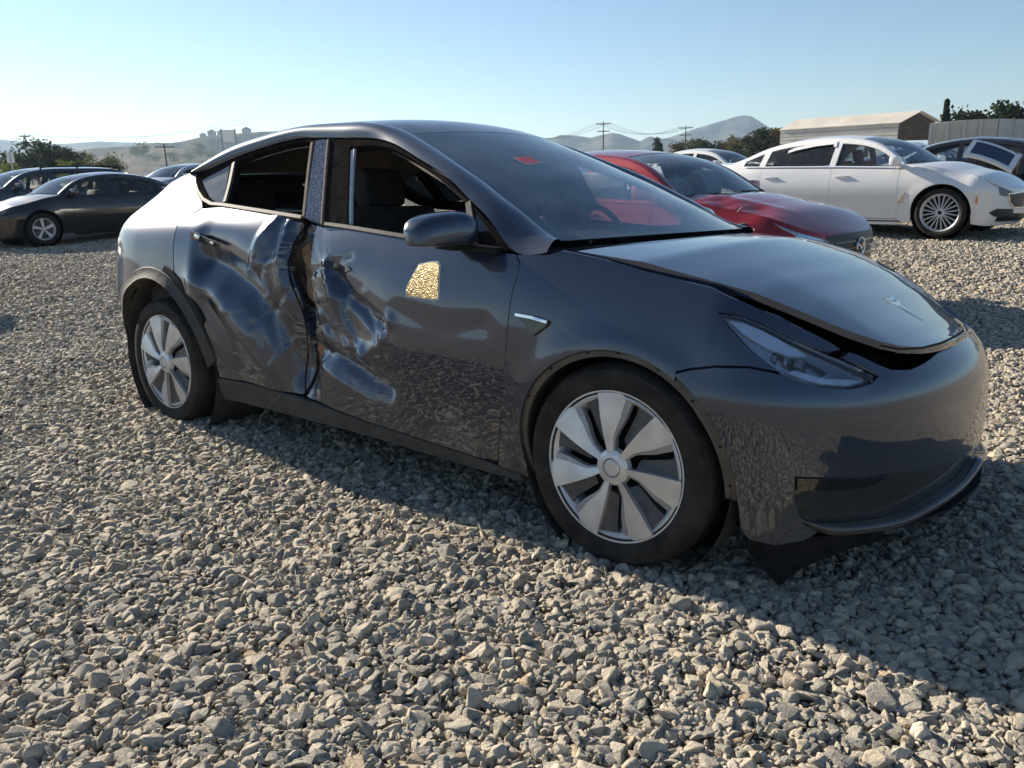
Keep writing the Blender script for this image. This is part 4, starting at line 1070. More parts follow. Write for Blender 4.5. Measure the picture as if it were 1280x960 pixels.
def red_hood(V):
    x, y = V[:, 0], V[:, 1]
    m = np.exp(-((x - .02) / .46) ** 4); yr = -.50 + .16 * x; d = np.clip(yr - y, 0, .4)
    tri = lambda q: np.abs(q % 1 - .5) * 4 - 1
    V[:, 2] += m * (.014 * np.exp(-((y - yr) / .05) ** 2) - .13 * d + .014 * tri(x * 2.6 + y * 2.2) * np.clip(d / .08, 0, 1) + .007 * tri(x * 6 - y * 5) * np.clip(d / .05, 0, 1))
    V[:, 2] += .002 * np.sin(x * 5 + 1) * np.exp(-((y + .1) / .4) ** 2)
    return V
RED = Sedan(wb=2.83, w=.92, fo=.93, ro=1.1, zb=1.0, zr=1.44, hood=.91, cowl=1.04, nose=.69, deck=1.09, xA=-.42, xr0=-1.22, xr1=-2.35, xC=-3.25, tail=.95, rw=.345)
build_car('red_sedan', 'dark red sedan with crumpled bonnet and deployed airbags parked behind the grey wreck', 'car', None, at(-3.06, 4.52), R(-7), RED, P_RED, style='five', step=.05, grille=dict(s0=.76, z0=.40, z1=.72), extras=red_extras, hoodfn=red_hood, black_pillars=False)

def white_extras(t, s, org):
    S = s.S
    # vent trim behind the wheel, marker lamp, kidney grille, film over the rear window top
    for o in panel('fender_vent', S, [(-.58, .47), (-.50, .50), (-.47, .62), (-.49, .63), (-.54, .56), (-.58, .50)], CHROME, t, step=.03, origin=org, off=.008, flange=.01, mirror=True): pass
    for o in panel('side_marker', S, [(.455, .47), (.475, .47), (.475, .58), (.455, .56)], AMBER, t, step=.03, origin=org, off=.006, flange=.01, mirror=True): pass
    hh = s.se
    for o in panel('kidney_frame', S, [(hh * .72, .60), (hh - .02, .62), (hh - .02, .38), (hh * .80, .39), (hh * .73, .48)], CHROME, t, step=.05, origin=org, off=.010, flange=.02, mirror=True): pass
    for o in panel('kidney_grille', S, [(hh * .74, .58), (hh - .04, .60), (hh - .04, .40), (hh * .81, .41), (hh * .75, .48)], AIRC, t, step=.05, origin=org, off=.014, flange=.01, mirror=True): pass
    for o in panel('side_intake', S, [(.62, .345), (.72, .395), (hh * .80, .38), (hh * .80, .28), (.70, .29)], AIRC, t, step=.05, origin=org, off=.006, flange=.01, mirror=True): pass
    panel('window_film', S, [(-1.72, 1.355), (-1.72, 1.395), (-2.0, 1.385), (-2.35, 1.325), (-2.45, 1.28), (-2.45, 1.245), (-2.30, 1.285), (-2.0, 1.335)], simple('white_film', (.72, .72, .70), .7, noise=.1), t, step=.04, origin=org, off=.012, flange=.004)
    panel('window_film', S, [(-1.70, 1.31), (-1.66, 1.31), (-1.68, 1.395), (-1.73, 1.395)], MATS['white_film'], t, step=.04, origin=org, off=.013, flange=.004)
    for a in panel('belt_chrome', S, [(x, float(s.belt(x)) + .012) for x in np.linspace(-3.1, -.55, 14)] + [(x, float(s.belt(x)) - .002) for x in np.linspace(-.55, -3.1, 14)], CHROME, t, step=.08, origin=org, off=.006, flange=.004, mirror=True): pass
BMW_ = Sedan(wb=2.975, w=.934, fo=.83, ro=1.13, zb=.985, zr=1.43, hood=.86, cowl=1.03, nose=.63, deck=1.09, xA=-.55, xr0=-1.32, xr1=-2.45, xC=-3.40, tail=1.0, rw=.345)
build_car('white_sedan', 'big white sedan with multi spoke wheels and film hanging over its rear door window', 'car', 'white sedans in the right rows', at(-2.62, 10.85), R(-6), BMW_, P_WHITE, style='multi', step=.055, extras=white_extras, rimr=.262, wheelw=.245, grille=dict(s0=.90, z0=.40, z1=.55), seams=(-.60, -1.62, -2.78))

MID = Sedan(wb=2.67, w=.885, fo=.88, ro=1.05, zb=.93, zr=1.35, hood=.80, cowl=.97, nose=.60, deck=1.02, xA=-.42, xr0=-1.2, xr1=-2.15, xC=-3.05, tail=.96, rw=.32)
build_car('dark_grey_sedan', 'dark grey sedan with five spoke wheels at the front of the left row', 'car', 'cars in the left row', at(-16.98, 5.03), R(-90), MID, P_GREY, style='five', step=.06, rimr=.215)
WAG = Sedan(wb=2.745, w=.915, fo=.93, ro=1.12, zb=1.03, zr=1.49, hood=.92, cowl=1.10, nose=.70, deck=1.1, xA=-.42, xr0=-1.2, xr1=-2.9, xC=-3.45, tail=1.0, rw=.345, sill=.24, kind='wagon')
build_car('dark_wagon', 'tall dark blue grey wagon with black roof rails behind the dark sedan', 'car', 'cars in the left row', at(-20.1, 5.2), R(-90), WAG, P_NAVY, style='plain', step=.08, rails=True, far=True)
build_car('dark_hatchback', 'dark car mostly cut off at the left edge beyond the wagon', 'car', 'cars in the left row', at(-24.2, 4.0), R(-90), WAG, P_NAVY, style='plain', step=.10, far=True)
build_car('silver_sedan', 'silver sedan with glaring windscreen just left of the grey wreck roof', 'car', 'cars in the left row', at(-24.6, 11.6), R(-80), MID, P_SILVER, style='plain', step=.10, far=True)
build_car('silver_sedan', 'second silver sedan farther behind the grey wreck roof', 'car', 'cars in the left row', at(-27.5, 14.6), R(-80), MID, P_SILVER, style='plain', step=.10, far=True)
build_car('pale_sedan', 'pale sedan seen through the rear side window of the grey wreck', 'car', None, at(-11.3, 5.6), R(0), MID, P_SILVER, style='plain', step=.08, far=True)
build_car('navy_hatchback', 'dark blue car only its corner showing at the left edge of the yard', 'car', None, at(-10.55, -.93), R(0), MID, P_NAVY, style='plain', step=.08, far=True)
build_car('white_sedan', 'smaller white sedan between the red car and the big white sedan', 'car', 'white sedans in the right rows', at(-8.3, 17.3), R(-4), MID, P_WHITE, style='plain', step=.08, far=True)
build_car('grey_sedan', 'grey sedan roof showing behind the smaller white sedan', 'car', 'cars in the far rows', at(-9.0, 27.5), R(0), MID, P_SILVER, style='plain', step=.10, far=True)
build_car('black_sedan', 'black sedan with slender chrome window line behind the big white sedan', 'car', None, at(-2.2, 16.0), R(180), MID, P_BLACK, style='plain', step=.08, far=True)
for i, (x, y, rz, K, pm, nm, lb) in enumerate([
        (-5.5, 29, 0, MID, P_BLUE, 'blue_sedan', 'small blue sedan beneath the shed gable'), (-2.0, 33, 0, MID, P_SILVER, 'silver_sedan', 'silver sedan roof in front of the pale wall'),
        (1.2, 27.5, 180, MID, P_WHITE, 'white_sedan', 'white sedan in the far row at the right edge'), (-1.6, 40, 0, WAG, P_GREY, 'dark_wagon', 'dark wagon under the pale wall'),
        (3.2, 38, 180, WAG, P_SILVER, 'silver_wagon', 'silver wagon at the far right beneath the wall'), (-8.2, 40, 0, MID, P_WHITE, 'white_sedan', 'white sedan parked under the long shed'),
        (-14.5, 42, 0, MID, P_BLACK, 'black_sedan', 'black sedan parked under the left part of the long shed')]):
    build_car(nm, lb, 'car', 'cars in the far rows', at(x, y), R(rz), K, pm, style='plain', step=.12, far=True, interior=False)

def loose_hatch():
    """a tailgate leaning on the black sedan: white frame round dark glass"""
    c = Vector((-1.42, 14.72, float(ground_h(-1.4, 14.7)) + 1.06)); t = thing('loose_tailgate', 'white framed tailgate with dark blue glass leaning against the black sedan', 'car part', c, R(10))
    W2, H2 = .46, .32; F = MB()
    def P(a, b, d=0.): return Vector((.88 * a + .22 * b, .16 * a + .78 * b, -.36 * a + .42 * b + .05 * (1 - (a / W2) ** 2) + d))
    out = [(-W2, -H2), (W2, -H2), (W2, H2), (-W2, H2)]
    o2 = resample(out, .10); k = len(o2); i2 = np.array([(np.clip(a, -W2 + .09, W2 - .09), np.clip(b, -H2 + .09, H2 - .08)) for a, b in o2])
    V = [P(*q) for q in o2] + [P(*q) for q in i2]; V += [v + Vector((0, .02, -.05)) for v in V]
    Fc = [(i, (i + 1) % k, (i + 1) % k + k, i + k) for i in range(k)]; Fc += [tuple(q + 2 * k for q in f[::-1]) for f in Fc] + [(i, i + 2 * k, (i + 1) % k + 2 * k, (i + 1) % k) for i in range(k)]
    F.add(V, Fc); F.build('frame', P_WHITE, t)
    G = MB(); n = 8; V = [P(-W2 + .08 + (2 * W2 - .16) * i / n, -H2 + .08 + (2 * H2 - .15) * j / n, -.008) for i in range(n + 1) for j in range(n + 1)]
    G.add(V, [(i * (n + 1) + j, (i + 1) * (n + 1) + j, (i + 1) * (n + 1) + j + 1, i * (n + 1) + j + 1) for i in range(n) for j in range(n)]); G.build('glass', simple('dark_blue_glass', (.01, .02, .05), .06, coat=.5, noise=.1), t)
    mb = MB(); mb.tube([(-.25, .0, .04), (-.3, .1, -1.08)], .02, 6); mb.tube([(.25, .0, -.12), (.3, .1, -1.08)], .02, 6); mb.build('strut', BLACK, t)
loose_hatch()

# ================================================================ the wrecked grey car in front
HO = (-1.445, 0, 0)
HP = paint('grey_metallic_paint', (.021, .032, .060), metal=.55, rough=.28, dust=.035, low=.55, dustcol=(.17, .15, .12), coatior=1.7)  # grey body paints, blue of the reflected sky put into their base colours
HP_TOP = paint('grey_roof_paint', (.026, .040, .070), metal=.4, rough=.38, dust=.10, dustcol=(.34, .32, .29))
HP_Q = paint('dusty_quarter_paint', (.020, .034, .065), metal=.12, rough=.45, dust=.26, dustcol=(.24, .23, .215), coatior=1.6)
HROOF = simple('dusty_roof_glass', (.10, .105, .11), .22, coat=.4, noise=.35, nscale=9)
QGLASS = glass('dusty_quarter_glass', (.10, .11, .12), dust=.42, dustcol=(.40, .40, .42))
CLAD = simple('grey_cladding', (.045, .043, .040), .7, noise=.3, nscale=10, bump=.25, bscale=120)
FLANGE = simple('arch_flange_steel', (.085, .075, .065), .5, metal=.2, noise=.3, nscale=9)
RUST = simple('bare_brown_metal', (.30, .165, .10), .6, metal=.3, noise=.55, nscale=14, bump=.6, bscale=40)
APPLQ = simple('cracked_pillar_cover', (.05, .065, .105), .55, noise=.5, nscale=110, bump=.5, bscale=160, mottle=(.10, .125, .185), spec=.0)
SEALW = simple('pale_seal', (.50, .52, .52), .6, noise=.15)
SEALM = simple('satin_trim', (.12, .115, .105), .6, metal=.1, noise=.25, spec=.1)
TANSEAL = simple('tan_edge', (.19, .165, .135), .8, noise=.2, spec=.05)
DASH = simple('dashboard', (.03, .03, .031), .7, noise=.2, bump=.1)

NOSE = paint('gloss_dark_nose', (.016, .018, .020), metal=0., rough=.3, dust=.05, low=.25, dustcol=(.15, .135, .11), coatior=1.6)
HOUS = simple('headlamp_housing', (.22, .25, .30), .3, metal=.5, noise=.2, nscale=20)
BEZ = simple('headlamp_bezel', (.26, .29, .34), .25, metal=.7, noise=.15)
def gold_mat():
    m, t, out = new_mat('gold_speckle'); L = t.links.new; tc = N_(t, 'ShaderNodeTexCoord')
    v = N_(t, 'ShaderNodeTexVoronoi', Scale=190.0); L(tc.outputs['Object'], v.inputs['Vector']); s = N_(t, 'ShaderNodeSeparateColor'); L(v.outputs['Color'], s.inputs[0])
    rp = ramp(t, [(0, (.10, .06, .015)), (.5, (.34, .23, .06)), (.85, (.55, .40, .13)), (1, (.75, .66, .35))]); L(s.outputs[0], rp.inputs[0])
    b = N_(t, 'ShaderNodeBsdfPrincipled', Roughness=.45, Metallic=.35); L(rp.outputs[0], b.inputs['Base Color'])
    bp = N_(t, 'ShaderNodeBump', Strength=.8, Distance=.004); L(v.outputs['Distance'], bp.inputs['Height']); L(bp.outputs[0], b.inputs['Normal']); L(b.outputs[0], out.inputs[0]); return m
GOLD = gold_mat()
def scuffed():
    m = HP.copy(); m.name = 'scuffed_door_paint'; t = m.node_tree; L = t.links.new; out = [n for n in t.nodes if n.type == 'OUTPUT_MATERIAL'][0]; prev = out.inputs[0].links[0].from_socket
    tc = N_(t, 'ShaderNodeTexCoord'); mp = N_(t, 'ShaderNodeMapping'); mp.inputs['Scale'].default_value = (5, 5, 26); mp.inputs['Rotation'].default_value = (0, R(22), 0); L(tc.outputs['Object'], mp.inputs[0])
    nz = N_(t, 'ShaderNodeTexNoise', Scale=2.2, Detail=9.0, Roughness=.72); L(mp.outputs[0], nz.inputs['Vector'])
    def blob(c, r):
        v = N_(t, 'ShaderNodeVectorMath', operation='DISTANCE'); L(tc.outputs['Object'], v.inputs[0]); v.inputs[1].default_value = (c[0] - HO[0], c[1], c[2]); q = N_(t, 'ShaderNodeMapRange'); q.inputs[1].default_value = r; q.inputs[2].default_value = r * .15; q.inputs[3].default_value = 0; q.inputs[4].default_value = 1; L(v.outputs['Value'], q.inputs[0]); return q.outputs[0]
    acc = None
    for c, r in (((-1.56, -.92, .80), .26), ((-1.38, -.92, .62), .26), ((-1.70, -.92, .55), .24), ((-1.78, -.92, .95), .16), ((-1.2, -.92, .42), .28), ((-2.1, -.92, .42), .26), ((-.75, -.92, .33), .26)):
        o = blob(c, r)
        if acc is None: acc = o
        else:
            mx = N_(t, 'ShaderNodeMath', operation='MAXIMUM'); L(acc, mx.inputs[0]); L(o, mx.inputs[1]); acc = mx.outputs[0]
    ad = N_(t, 'ShaderNodeMath', operation='MULTIPLY_ADD'); L(acc, ad.inputs[0]); ad.inputs[1].default_value = .20; L(nz.outputs['Fac'], ad.inputs[2])
    th = N_(t, 'ShaderNodeMapRange'); th.inputs[1].default_value = .695; th.inputs[2].default_value = .735; th.inputs[3].default_value = 0; th.inputs[4].default_value = .8; L(ad.outputs[0], th.inputs[0])
    d = N_(t, 'ShaderNodeBsdfPrincipled', Roughness=.7); rp = ramp(t, [(.4, (.10, .10, .105)), (.6, (.24, .235, .23)), (.7, (.30, .25, .20))]); L(nz.outputs['Fac'], rp.inputs[0]); L(rp.outputs[0], d.inputs['Base Color'])
    ms = N_(t, 'ShaderNodeMixShader'); L(th.outputs[0], ms.inputs[0]); L(prev, ms.inputs[1]); L(d.outputs[0], ms.inputs[2]); L(ms.outputs[0], out.inputs[0]); return m
HPD = scuffed()

H = thing('crashed_car', 'dark grey crashed car with dented doors, open side windows and buckled bonnet, nearest the camera', 'car', HO)
ROLL, RC = R(2.2), (-.93, .5)                                     # it leans towards its far side, about a line along the near flank
cR, sR = math.cos(ROLL), math.sin(ROLL)
H.rotation_euler = (-ROLL, 0, 0); H.location = (HO[0], -RC[0] * cR - RC[1] * sR + RC[0], RC[0] * sR - RC[1] * cR + RC[1])
def hp(name, outline, mat=HP, parent=None, **k):
    k.setdefault('step', .035); k.setdefault('gap', .0025); k.setdefault('origin', HO); return panel(name, HERO, outline, mat, parent or H, **k)
def Hs(s, z, off=0.):
    s = np.array([float(s)]); z = np.array([float(z)]); p = HERO(s, z)[0]
    if off: p = p + surf_normal(HERO, s, z)[0] * off
    return Vector((p[0] - HO[0], p[1] - HO[1], p[2] - HO[2]))

# ---- dents
def vnoise(x, z, seed=0):
    r = np.random.default_rng(seed); T = r.random((64, 64)); i = np.floor(x).astype(int); j = np.floor(z).astype(int); fx = x - i; fz = z - j
    fx = fx * fx * (3 - 2 * fx); fz = fz * fz * (3 - 2 * fz); g = lambda a, b: T[a % 64, b % 64]
    return (g(i, j) * (1 - fx) + g(i + 1, j) * fx) * (1 - fz) + (g(i, j + 1) * (1 - fx) + g(i + 1, j + 1) * fx) * fz - .5
def along(s, z, pts):
    d = np.full(s.shape, 9.)
    for (a, b), (c, e) in zip(pts[:-1], pts[1:]):
        t = np.clip(((s - a) * (c - a) + (z - b) * (e - b)) / ((c - a)**2 + (e - b)**2), 0, 1); d = np.minimum(d, np.hypot(s - a - t * (c - a), z - b - t * (e - b)))
    return d
def gs(d, w): return np.exp(-(d / w)**2)
def tent(d, w): return np.maximum(0, 1 - d / w)
def dent(s, z, P, N):
    h = np.zeros_like(s)
    # rear door: diagonal scoop, its lower bank faces the sky
    sc = [(-2.40, .925), (-2.25, .890), (-2.05, .810), (-1.90, .700), (-1.80, .560), (-1.74, .42)]
    lead = np.clip((s + 2.54) / .16, 0, 1); lead = lead * lead * (3 - 2 * lead)
    h -= (.058 * gs(along(s, z, sc), .120) + .020 * tent(along(s, z, sc), .10)) * lead
    h += .020 * gs(along(s, z, [(-2.48, .80), (-2.28, .73), (-2.10, .57), (-1.98, .42)]), .075)
    h -= .026 * gs(along(s, z, [(-2.38, .70), (-2.26, .58), (-2.18, .40)]), .075)
    # upright folds towards the torn front edge
    h += .020 * tent(along(s, z, [(-1.86, 1.12), (-1.95, 1.02), (-1.99, .92)]), .05)
    h -= .012 * gs(along(s, z, [(-1.84, 1.09), (-1.86, .96), (-1.83, .80)]), .045)
    h += .018 * tent(along(s, z, [(-1.79, 1.09), (-1.79, .92), (-1.75, .74), (-1.72, .56)]), .045)
    h -= .055 * gs(s + 1.69, .09) * np.clip((z - .30) / .2, 0, 1) * np.clip((1.15 - z) / .08, 0, 1) * (s <= -1.6)
    # front door: pushed in along its rear edge, folded lower down
    fd = (s > -1.66 + 0 * z) & (s > -1.75)
    h -= .050 * gs(s + 1.62, .13) * gs(z - .72, .34) * (s > -1.655)
    h -= .048 * gs(np.hypot((s + 1.34) / 1.0, (z - .69) / 1.0), .19)
    h += .020 * gs(along(s, z, [(-1.46, .93), (-1.40, .78), (-1.30, .62), (-1.22, .57)]), .030)
    h -= .016 * gs(along(s, z, [(-1.40, .90), (-1.28, .80), (-1.10, .72)]), .030)
    h += .015 * gs(along(s, z, [(-1.52, .72), (-1.42, .62), (-1.36, .58)]), .022)
    h -= .018 * gs(along(s, z, [(-1.50, .68), (-1.40, .60)]), .020)
    h += .013 * gs(along(s, z, [(-1.25, .57), (-1.12, .62), (-1.04, .73)]), .030)
    h -= .034 * gs(along(s, z, [(-1.62, .535), (-1.45, .52), (-1.28, .475), (-1.12, .43)]), .050)
    h -= .016 * tent(along(s, z, [(-1.42, .93), (-1.33, .82), (-1.20, .74), (-1.06, .70)]), .05) + .012 * tent(along(s, z, [(-1.36, .92), (-1.36, .74), (-1.28, .62)]), .04)
    h -= .014 * tent(along(s, z, [(-1.62, .545), (-1.45, .53), (-1.28, .485), (-1.10, .43)]), .045)
    h -= .006 * gs(along(s, z, [(-.98, .78), (-.75, .735), (-.55, .76)]), .05)
    # crumpling near the tear
    kr = gs(s + 1.82, .13) * gs(z - .62, .30) * (s < -1.6); w0 = s * 13 + z * 5 + 30; h -= kr * .016 * np.abs(((w0 + 1.2 * vnoise(z * 6 + 30, s * 3 + 30, 6)) % 1) - .5)
    k = gs(s + 1.58, .20) * gs(z - .66, .30); q = s * 22 + 40; w = z * 16 + 40
    n1 = vnoise(q + .6 * w, w * .55, 1); n2 = vnoise(q * 2.1, w * 2.0 + q, 2)
    h += k * (.017 * (np.abs(n1) - .25) + .004 * n2)
    for q, w_, a_ in (([(-1.78, .95), (-2.10, .88)], .024, .008), ([(-1.75, .80), (-2.02, .62)], .022, -.009), ([(-1.72, .62), (-1.93, .42)], .020, .009), ([(-1.80, 1.06), (-1.95, .86)], .022, -.008), ([(-1.90, .78), (-2.12, .70), (-2.30, .66)], .020, .005),
                      ([(-1.60, .90), (-1.30, .98)], .022, -.008), ([(-1.58, .78), (-1.20, .83)], .026, .004), ([(-1.58, .68), (-1.22, .60)], .026, -.005), ([(-1.60, .58), (-1.30, .44)], .026, .005), ([(-1.45, .86), (-1.32, .58)], .022, .006), ([(-1.25, .80), (-1.08, .60)], .024, -.007), ([(-1.56, .47), (-1.20, .36)], .022, .006)):
        h += a_ * tent(along(s, z, q), w_)
    h += .0016 * vnoise(s * 7 + 40, z * 6 + 40, 4)
    return N * h[:, None]

ARF = (.004, .333); ARR = (-2.905, .335)
fd_seam = [(-.433, 1.020), (-.411, .992), (-.411, .948), (-.421, .90), (-.425, .85), (-.433, .711), (-.463, .524), (-.488, .429), (-.540, .235)]
gapR = [(-1.672, 1.090), (-1.622, .984), (-1.590, .901), (-1.572, .764), (-1.585, .619), (-1.615, .50), (-1.66, .40), (-1.718, .302)]
gapL = [(-1.702, 1.105), (-1.742, 1.031), (-1.752, .945), (-1.722, .853), (-1.662, .758), (-1.618, .690), (-1.625, .60), (-1.655, .50), (-1.690, .42), (-1.742, .305)]
# ---- flank panels
hp('front_door', [(-.46, 1.022), (-.618, 1.030), (-.993, 1.058), (-1.372, 1.088), (-1.537, 1.098), (-1.655, 1.118)] + gapR + [(-1.50, .282), (-1.283, .264), (-.90, .240), (-.643, .225)] + fd_seam[::-1], HPD, step=.016, disp=dent, flange=.03)
hp('rear_door', gapL[::-1][0:0] + [(-1.705, 1.122), (-1.9, 1.138), (-2.38, 1.176), (-2.561, 1.166), (-2.640, 1.125), (-2.686, 1.097), (-2.661, .841)] + [(-2.648, .80)] + arc(*ARR, .508, 60, 0, 12) + [(-2.40, .31), (-2.122, .318), (-1.867, .308)] + gapL[::-1], HPD, step=.016, disp=dent, flange=.03)
hp('front_fender', fd_seam + [(-.548, .212), (-.40, .20)] + arc(*ARF, .402, 199, 56, 30) + [(.231, .698), (.276, .713), (.356, .728), (.461, .734), (.526, .725), (.556, .719), (.501, .763), (.426, .826), (.351, .879), (.400, .878), (.466, .873), (.527, .854), (.581, .832), (.630, .806), (.671, .784), (.712, .768), (.760, .772), (.735, .797), (.696, .823), (.606, .874), (.471, .914), (.271, .953), (.191, .965), (.051, .988), (-.089, 1.016), (-.249, 1.040), (-.303, 1.024)], step=.022)
hp('sill_panel', [(-2.44, .176), (-2.307, .186), (-1.308, .190), (-.60, .168), (-.42, .168), (-.44, .198), (-.545, .208), (-.643, .219), (-.90, .234), (-1.283, .258), (-1.50, .276), (-1.72, .296), (-1.867, .302), (-2.122, .312), (-2.425, .302)], CLAD)
hp('quarter_panel', [(-2.561, 1.172), (-2.640, 1.130), (-2.690, 1.100), (-2.665, .841), (-2.655, .80)] + arc(*ARR, .492, 60, 182, 30) + [(-3.44, .32), (-3.47, .60), (-3.50, .90), (-3.53, 1.098), (-3.435, 1.111), (-3.346, 1.150), (-3.241, 1.215), (-3.071, 1.304), (-2.96, 1.338), (-2.866, 1.356), (-2.80, 1.348), (-2.806, 1.328), (-2.755, 1.285), (-2.69, 1.243), (-2.60, 1.202)], HP_Q, step=.03)
half_join('rear_bumper', HERO, [(-3.475, .60), (-3.505, .90), (-3.535, 1.098), (-3.8, 1.085), (-4.15, 1.08), (-4.15, .22), (-3.6, .20), (-3.43, .22), (-3.435, .33)], HP, H, step=.05, origin=HO, gap=.002)
half_join('front_bumper', HERO, [(.426, .205), (.424, .30)] + arc(*ARF, .416, -2, 58, 16) + [(.234, .694), (.276, .709), (.356, .724), (.461, .730), (.526, .721), (.556, .713), (.596, .695), (.651, .680), (.726, .671), (.785, .680), (.815, .697), (.785, .725), (.745, .752), (.775, .766), (.800, .755), (.835, .728), (.865, .708), (.92, .699), (.99, .708), (1.105, .728), (1.165, .736), (1.25, .738), (1.25, .362), (1.11, .368), (.95, .383), (.825, .398), (.70, .406), (.576, .412), (.578, .33), (.586, .281), (.604, .243), (.64, .222), (.60, .190), (.526, .166), (.451, .176)], HP, H, step=.022, origin=HO, gap=.0015)
# nose below the bumper skin
half_join('lower_grille', HERO, [(.575, .414), (.825, .40), (.95, .385), (1.11, .37), (1.25, .364), (1.25, .255), (1.09, .235), (.865, .20), (.68, .208), (.60, .24), (.574, .30)], NOSE, H, step=.03, origin=HO, off=-.010, flange=.02)
ob = hp('bumper_trim', [(.579, .411), (.70, .406), (.822, .398), (.80, .378), (.765, .366), (.70, .364), (.58, .366)], TRIM, step=.03, off=.004, mirror=True)
def lip_blade():
    ss = np.linspace(.592, HERO.smax, 44)
    zc = nspline([.59, .65, .74, .86, .97, 1.09, 1.18, 1.26], [.262, .232, .222, .222, .240, .256, .275, .300])(ss)
    P = HERO(ss, zc); P2 = P[::-1][1:] * np.array([1, -1, 1]); Q = np.vstack([P, P2]); n = len(Q); T = np.gradient(Q, axis=0); T[:, 2] = 0; T /= np.linalg.norm(T, axis=1, keepdims=True)
    Nn = np.stack([-T[:, 1], T[:, 0], 0 * T[:, 0]], 1); Nn *= np.sign((Nn * (Q - np.array([-.5, 0, 0]))).sum(1, keepdims=True))
    K = 16; V = []; end = np.clip(np.minimum(np.arange(n), n - 1 - np.arange(n)) / 5., .25, 1)
    for i in range(n):
        for k in range(K):
            w = 2 * math.pi * k / K; u, v = math.cos(w), math.sin(w)
            V.append(Q[i] + Nn[i] * (-.012 + .046 * u * end[i]) + np.array([0, 0, (.021 * math.copysign(abs(v) ** .8, v) + .012 * u) * end[i]]) - np.array(HO))
    F = [(i * K + k, i * K + (k + 1) % K, (i + 1) * K + (k + 1) % K, (i + 1) * K + k) for i in range(n - 1) for k in range(K)] + [tuple(range(K))[::-1], tuple(range((n - 1) * K, n * K))]
    mb = MB(); mb.add(V, F); mb.build('front_lip', HP, H, sharp=60)
lip_blade()
# ---- greenhouse
roofl = [(-2.866, 1.343), (-2.741, 1.414), (-2.631, 1.452), (-2.471, 1.494), (-2.307, 1.524), (-2.152, 1.547), (-1.987, 1.557), (-1.832, 1.560), (-1.697, 1.555), (-1.497, 1.541), (-1.352, 1.520), (-1.228, 1.493), (-1.138, 1.467), (-1.043, 1.429), (-.898, 1.372), (-.763, 1.316), (-.643, 1.266), (-.533, 1.209), (-.428, 1.156), (-.368, 1.122), (-.300, 1.088), (-.250, 1.052)]
frame_lo = [(-.312, 1.030), (-.433, 1.026), (-.468, 1.043), (-.568, 1.122), (-.703, 1.202), (-.853, 1.285), (-1.048, 1.360), (-1.193, 1.413), (-1.298, 1.446), (-1.447, 1.472), (-1.617, 1.481), (-1.75, 1.489), (-1.872, 1.494), (-1.94, 1.497), (-2.057, 1.492), (-2.282, 1.460), (-2.506, 1.416), (-2.66, 1.376), (-2.78, 1.352)]
rl, sm_ = np.array(roofl), None
fR = nspline(rl[:, 0], rl[:, 1])
roofs = [(x, float(fR(x))) for x in np.linspace(-2.866, -.25, 48)]
pill = np.array([(-.330, -.785, 1.067), (-.452, -.762, 1.120), (-.520, -.745, 1.156), (-.640, -.715, 1.213), (-.765, -.683, 1.273), (-.895, -.655, 1.329), (-1.035, -.620, 1.390), (-1.180, -.590, 1.449), (-1.275, -.575, 1.486)])
def edge3(xs):
    """upper edge of the side frame: screen pillar, then roof rail (x, y, z)"""
    rx = np.array([-1.45, -1.70, -1.99, -2.31, -2.63, -2.866]); rp = HERO(rx, fR(rx)); P = np.vstack([pill, rp]); P[9:, 1] += .02 * np.array([.8, .5, .3, .2, 0, 0])
    return nspline(P[:, 0], P)(np.asarray(xs, float))
def side_frame():
    lo = np.array(frame_lo); lo3 = HERO(lo[:, 0], lo[:, 1]); lo3 = nspline(lo[:, 0], lo3)(np.concatenate([np.linspace(-.312, -1.298, 34), np.linspace(-1.30, -2.78, 40)[1:]]))
    up3 = edge3(np.concatenate([np.linspace(-.330, -1.275, 34), np.linspace(-1.28, -2.866, 40)[1:]])); n = len(lo3); K = 8; V = []
    for i in range(n):
        V.append(lo3[i] + np.array([0, .03, -.004]))
        for k in range(K + 1):
            t = k / K; d = up3[i] - lo3[i]; nn = np.cross(d, up3[min(i + 1, n - 1)] - up3[max(i - 1, 0)]); nn /= np.linalg.norm(nn); nn *= -np.sign(nn[1])
            V.append(lo3[i] + d * t + nn * (.022 * math.sin(math.pi * t) ** .8))
        V.append(up3[i] + np.array([0, .02, -.012]))
    m = K + 3; F = [(i * m + k, i * m + k + 1, (i + 1) * m + k + 1, (i + 1) * m + k) for i in range(n - 1) for k in range(m - 1)]
    for sd in (1, -1):
        mesh('side_frame', [(v[0] - HO[0], v[1] * sd, v[2]) for v in V], F if sd > 0 else [f[::-1] for f in F], HP_TOP, H, True, 40)
side_frame()
fwin = [(-1.575, 1.440), (-1.432, 1.444), (-1.288, 1.426), (-1.138, 1.381), (-.983, 1.322), (-.843, 1.260), (-.735, 1.208), (-.640, 1.044), (-.993, 1.074), (-1.372, 1.104)]
sail = [(-.705, 1.190), (-.60, 1.118), (-.50, 1.042), (-.605, 1.044)]
rwin = [(-2.376, 1.195), (-2.456, 1.392), (-2.400, 1.418), (-2.282, 1.447), (-2.057, 1.478), (-1.937, 1.484), (-1.872, 1.474), (-1.692, 1.142)]
qwin = [(-2.745, 1.318), (-2.506, 1.398), (-2.396, 1.194), (-2.486, 1.201), (-2.576, 1.228), (-2.676, 1.278)]
lo_f = [(-.46, 1.036), (-.568, 1.115), (-.703, 1.195), (-.853, 1.278), (-1.048, 1.353), (-1.193, 1.406), (-1.298, 1.439), (-1.447, 1.465), (-1.617, 1.474), (-1.742, 1.482)]
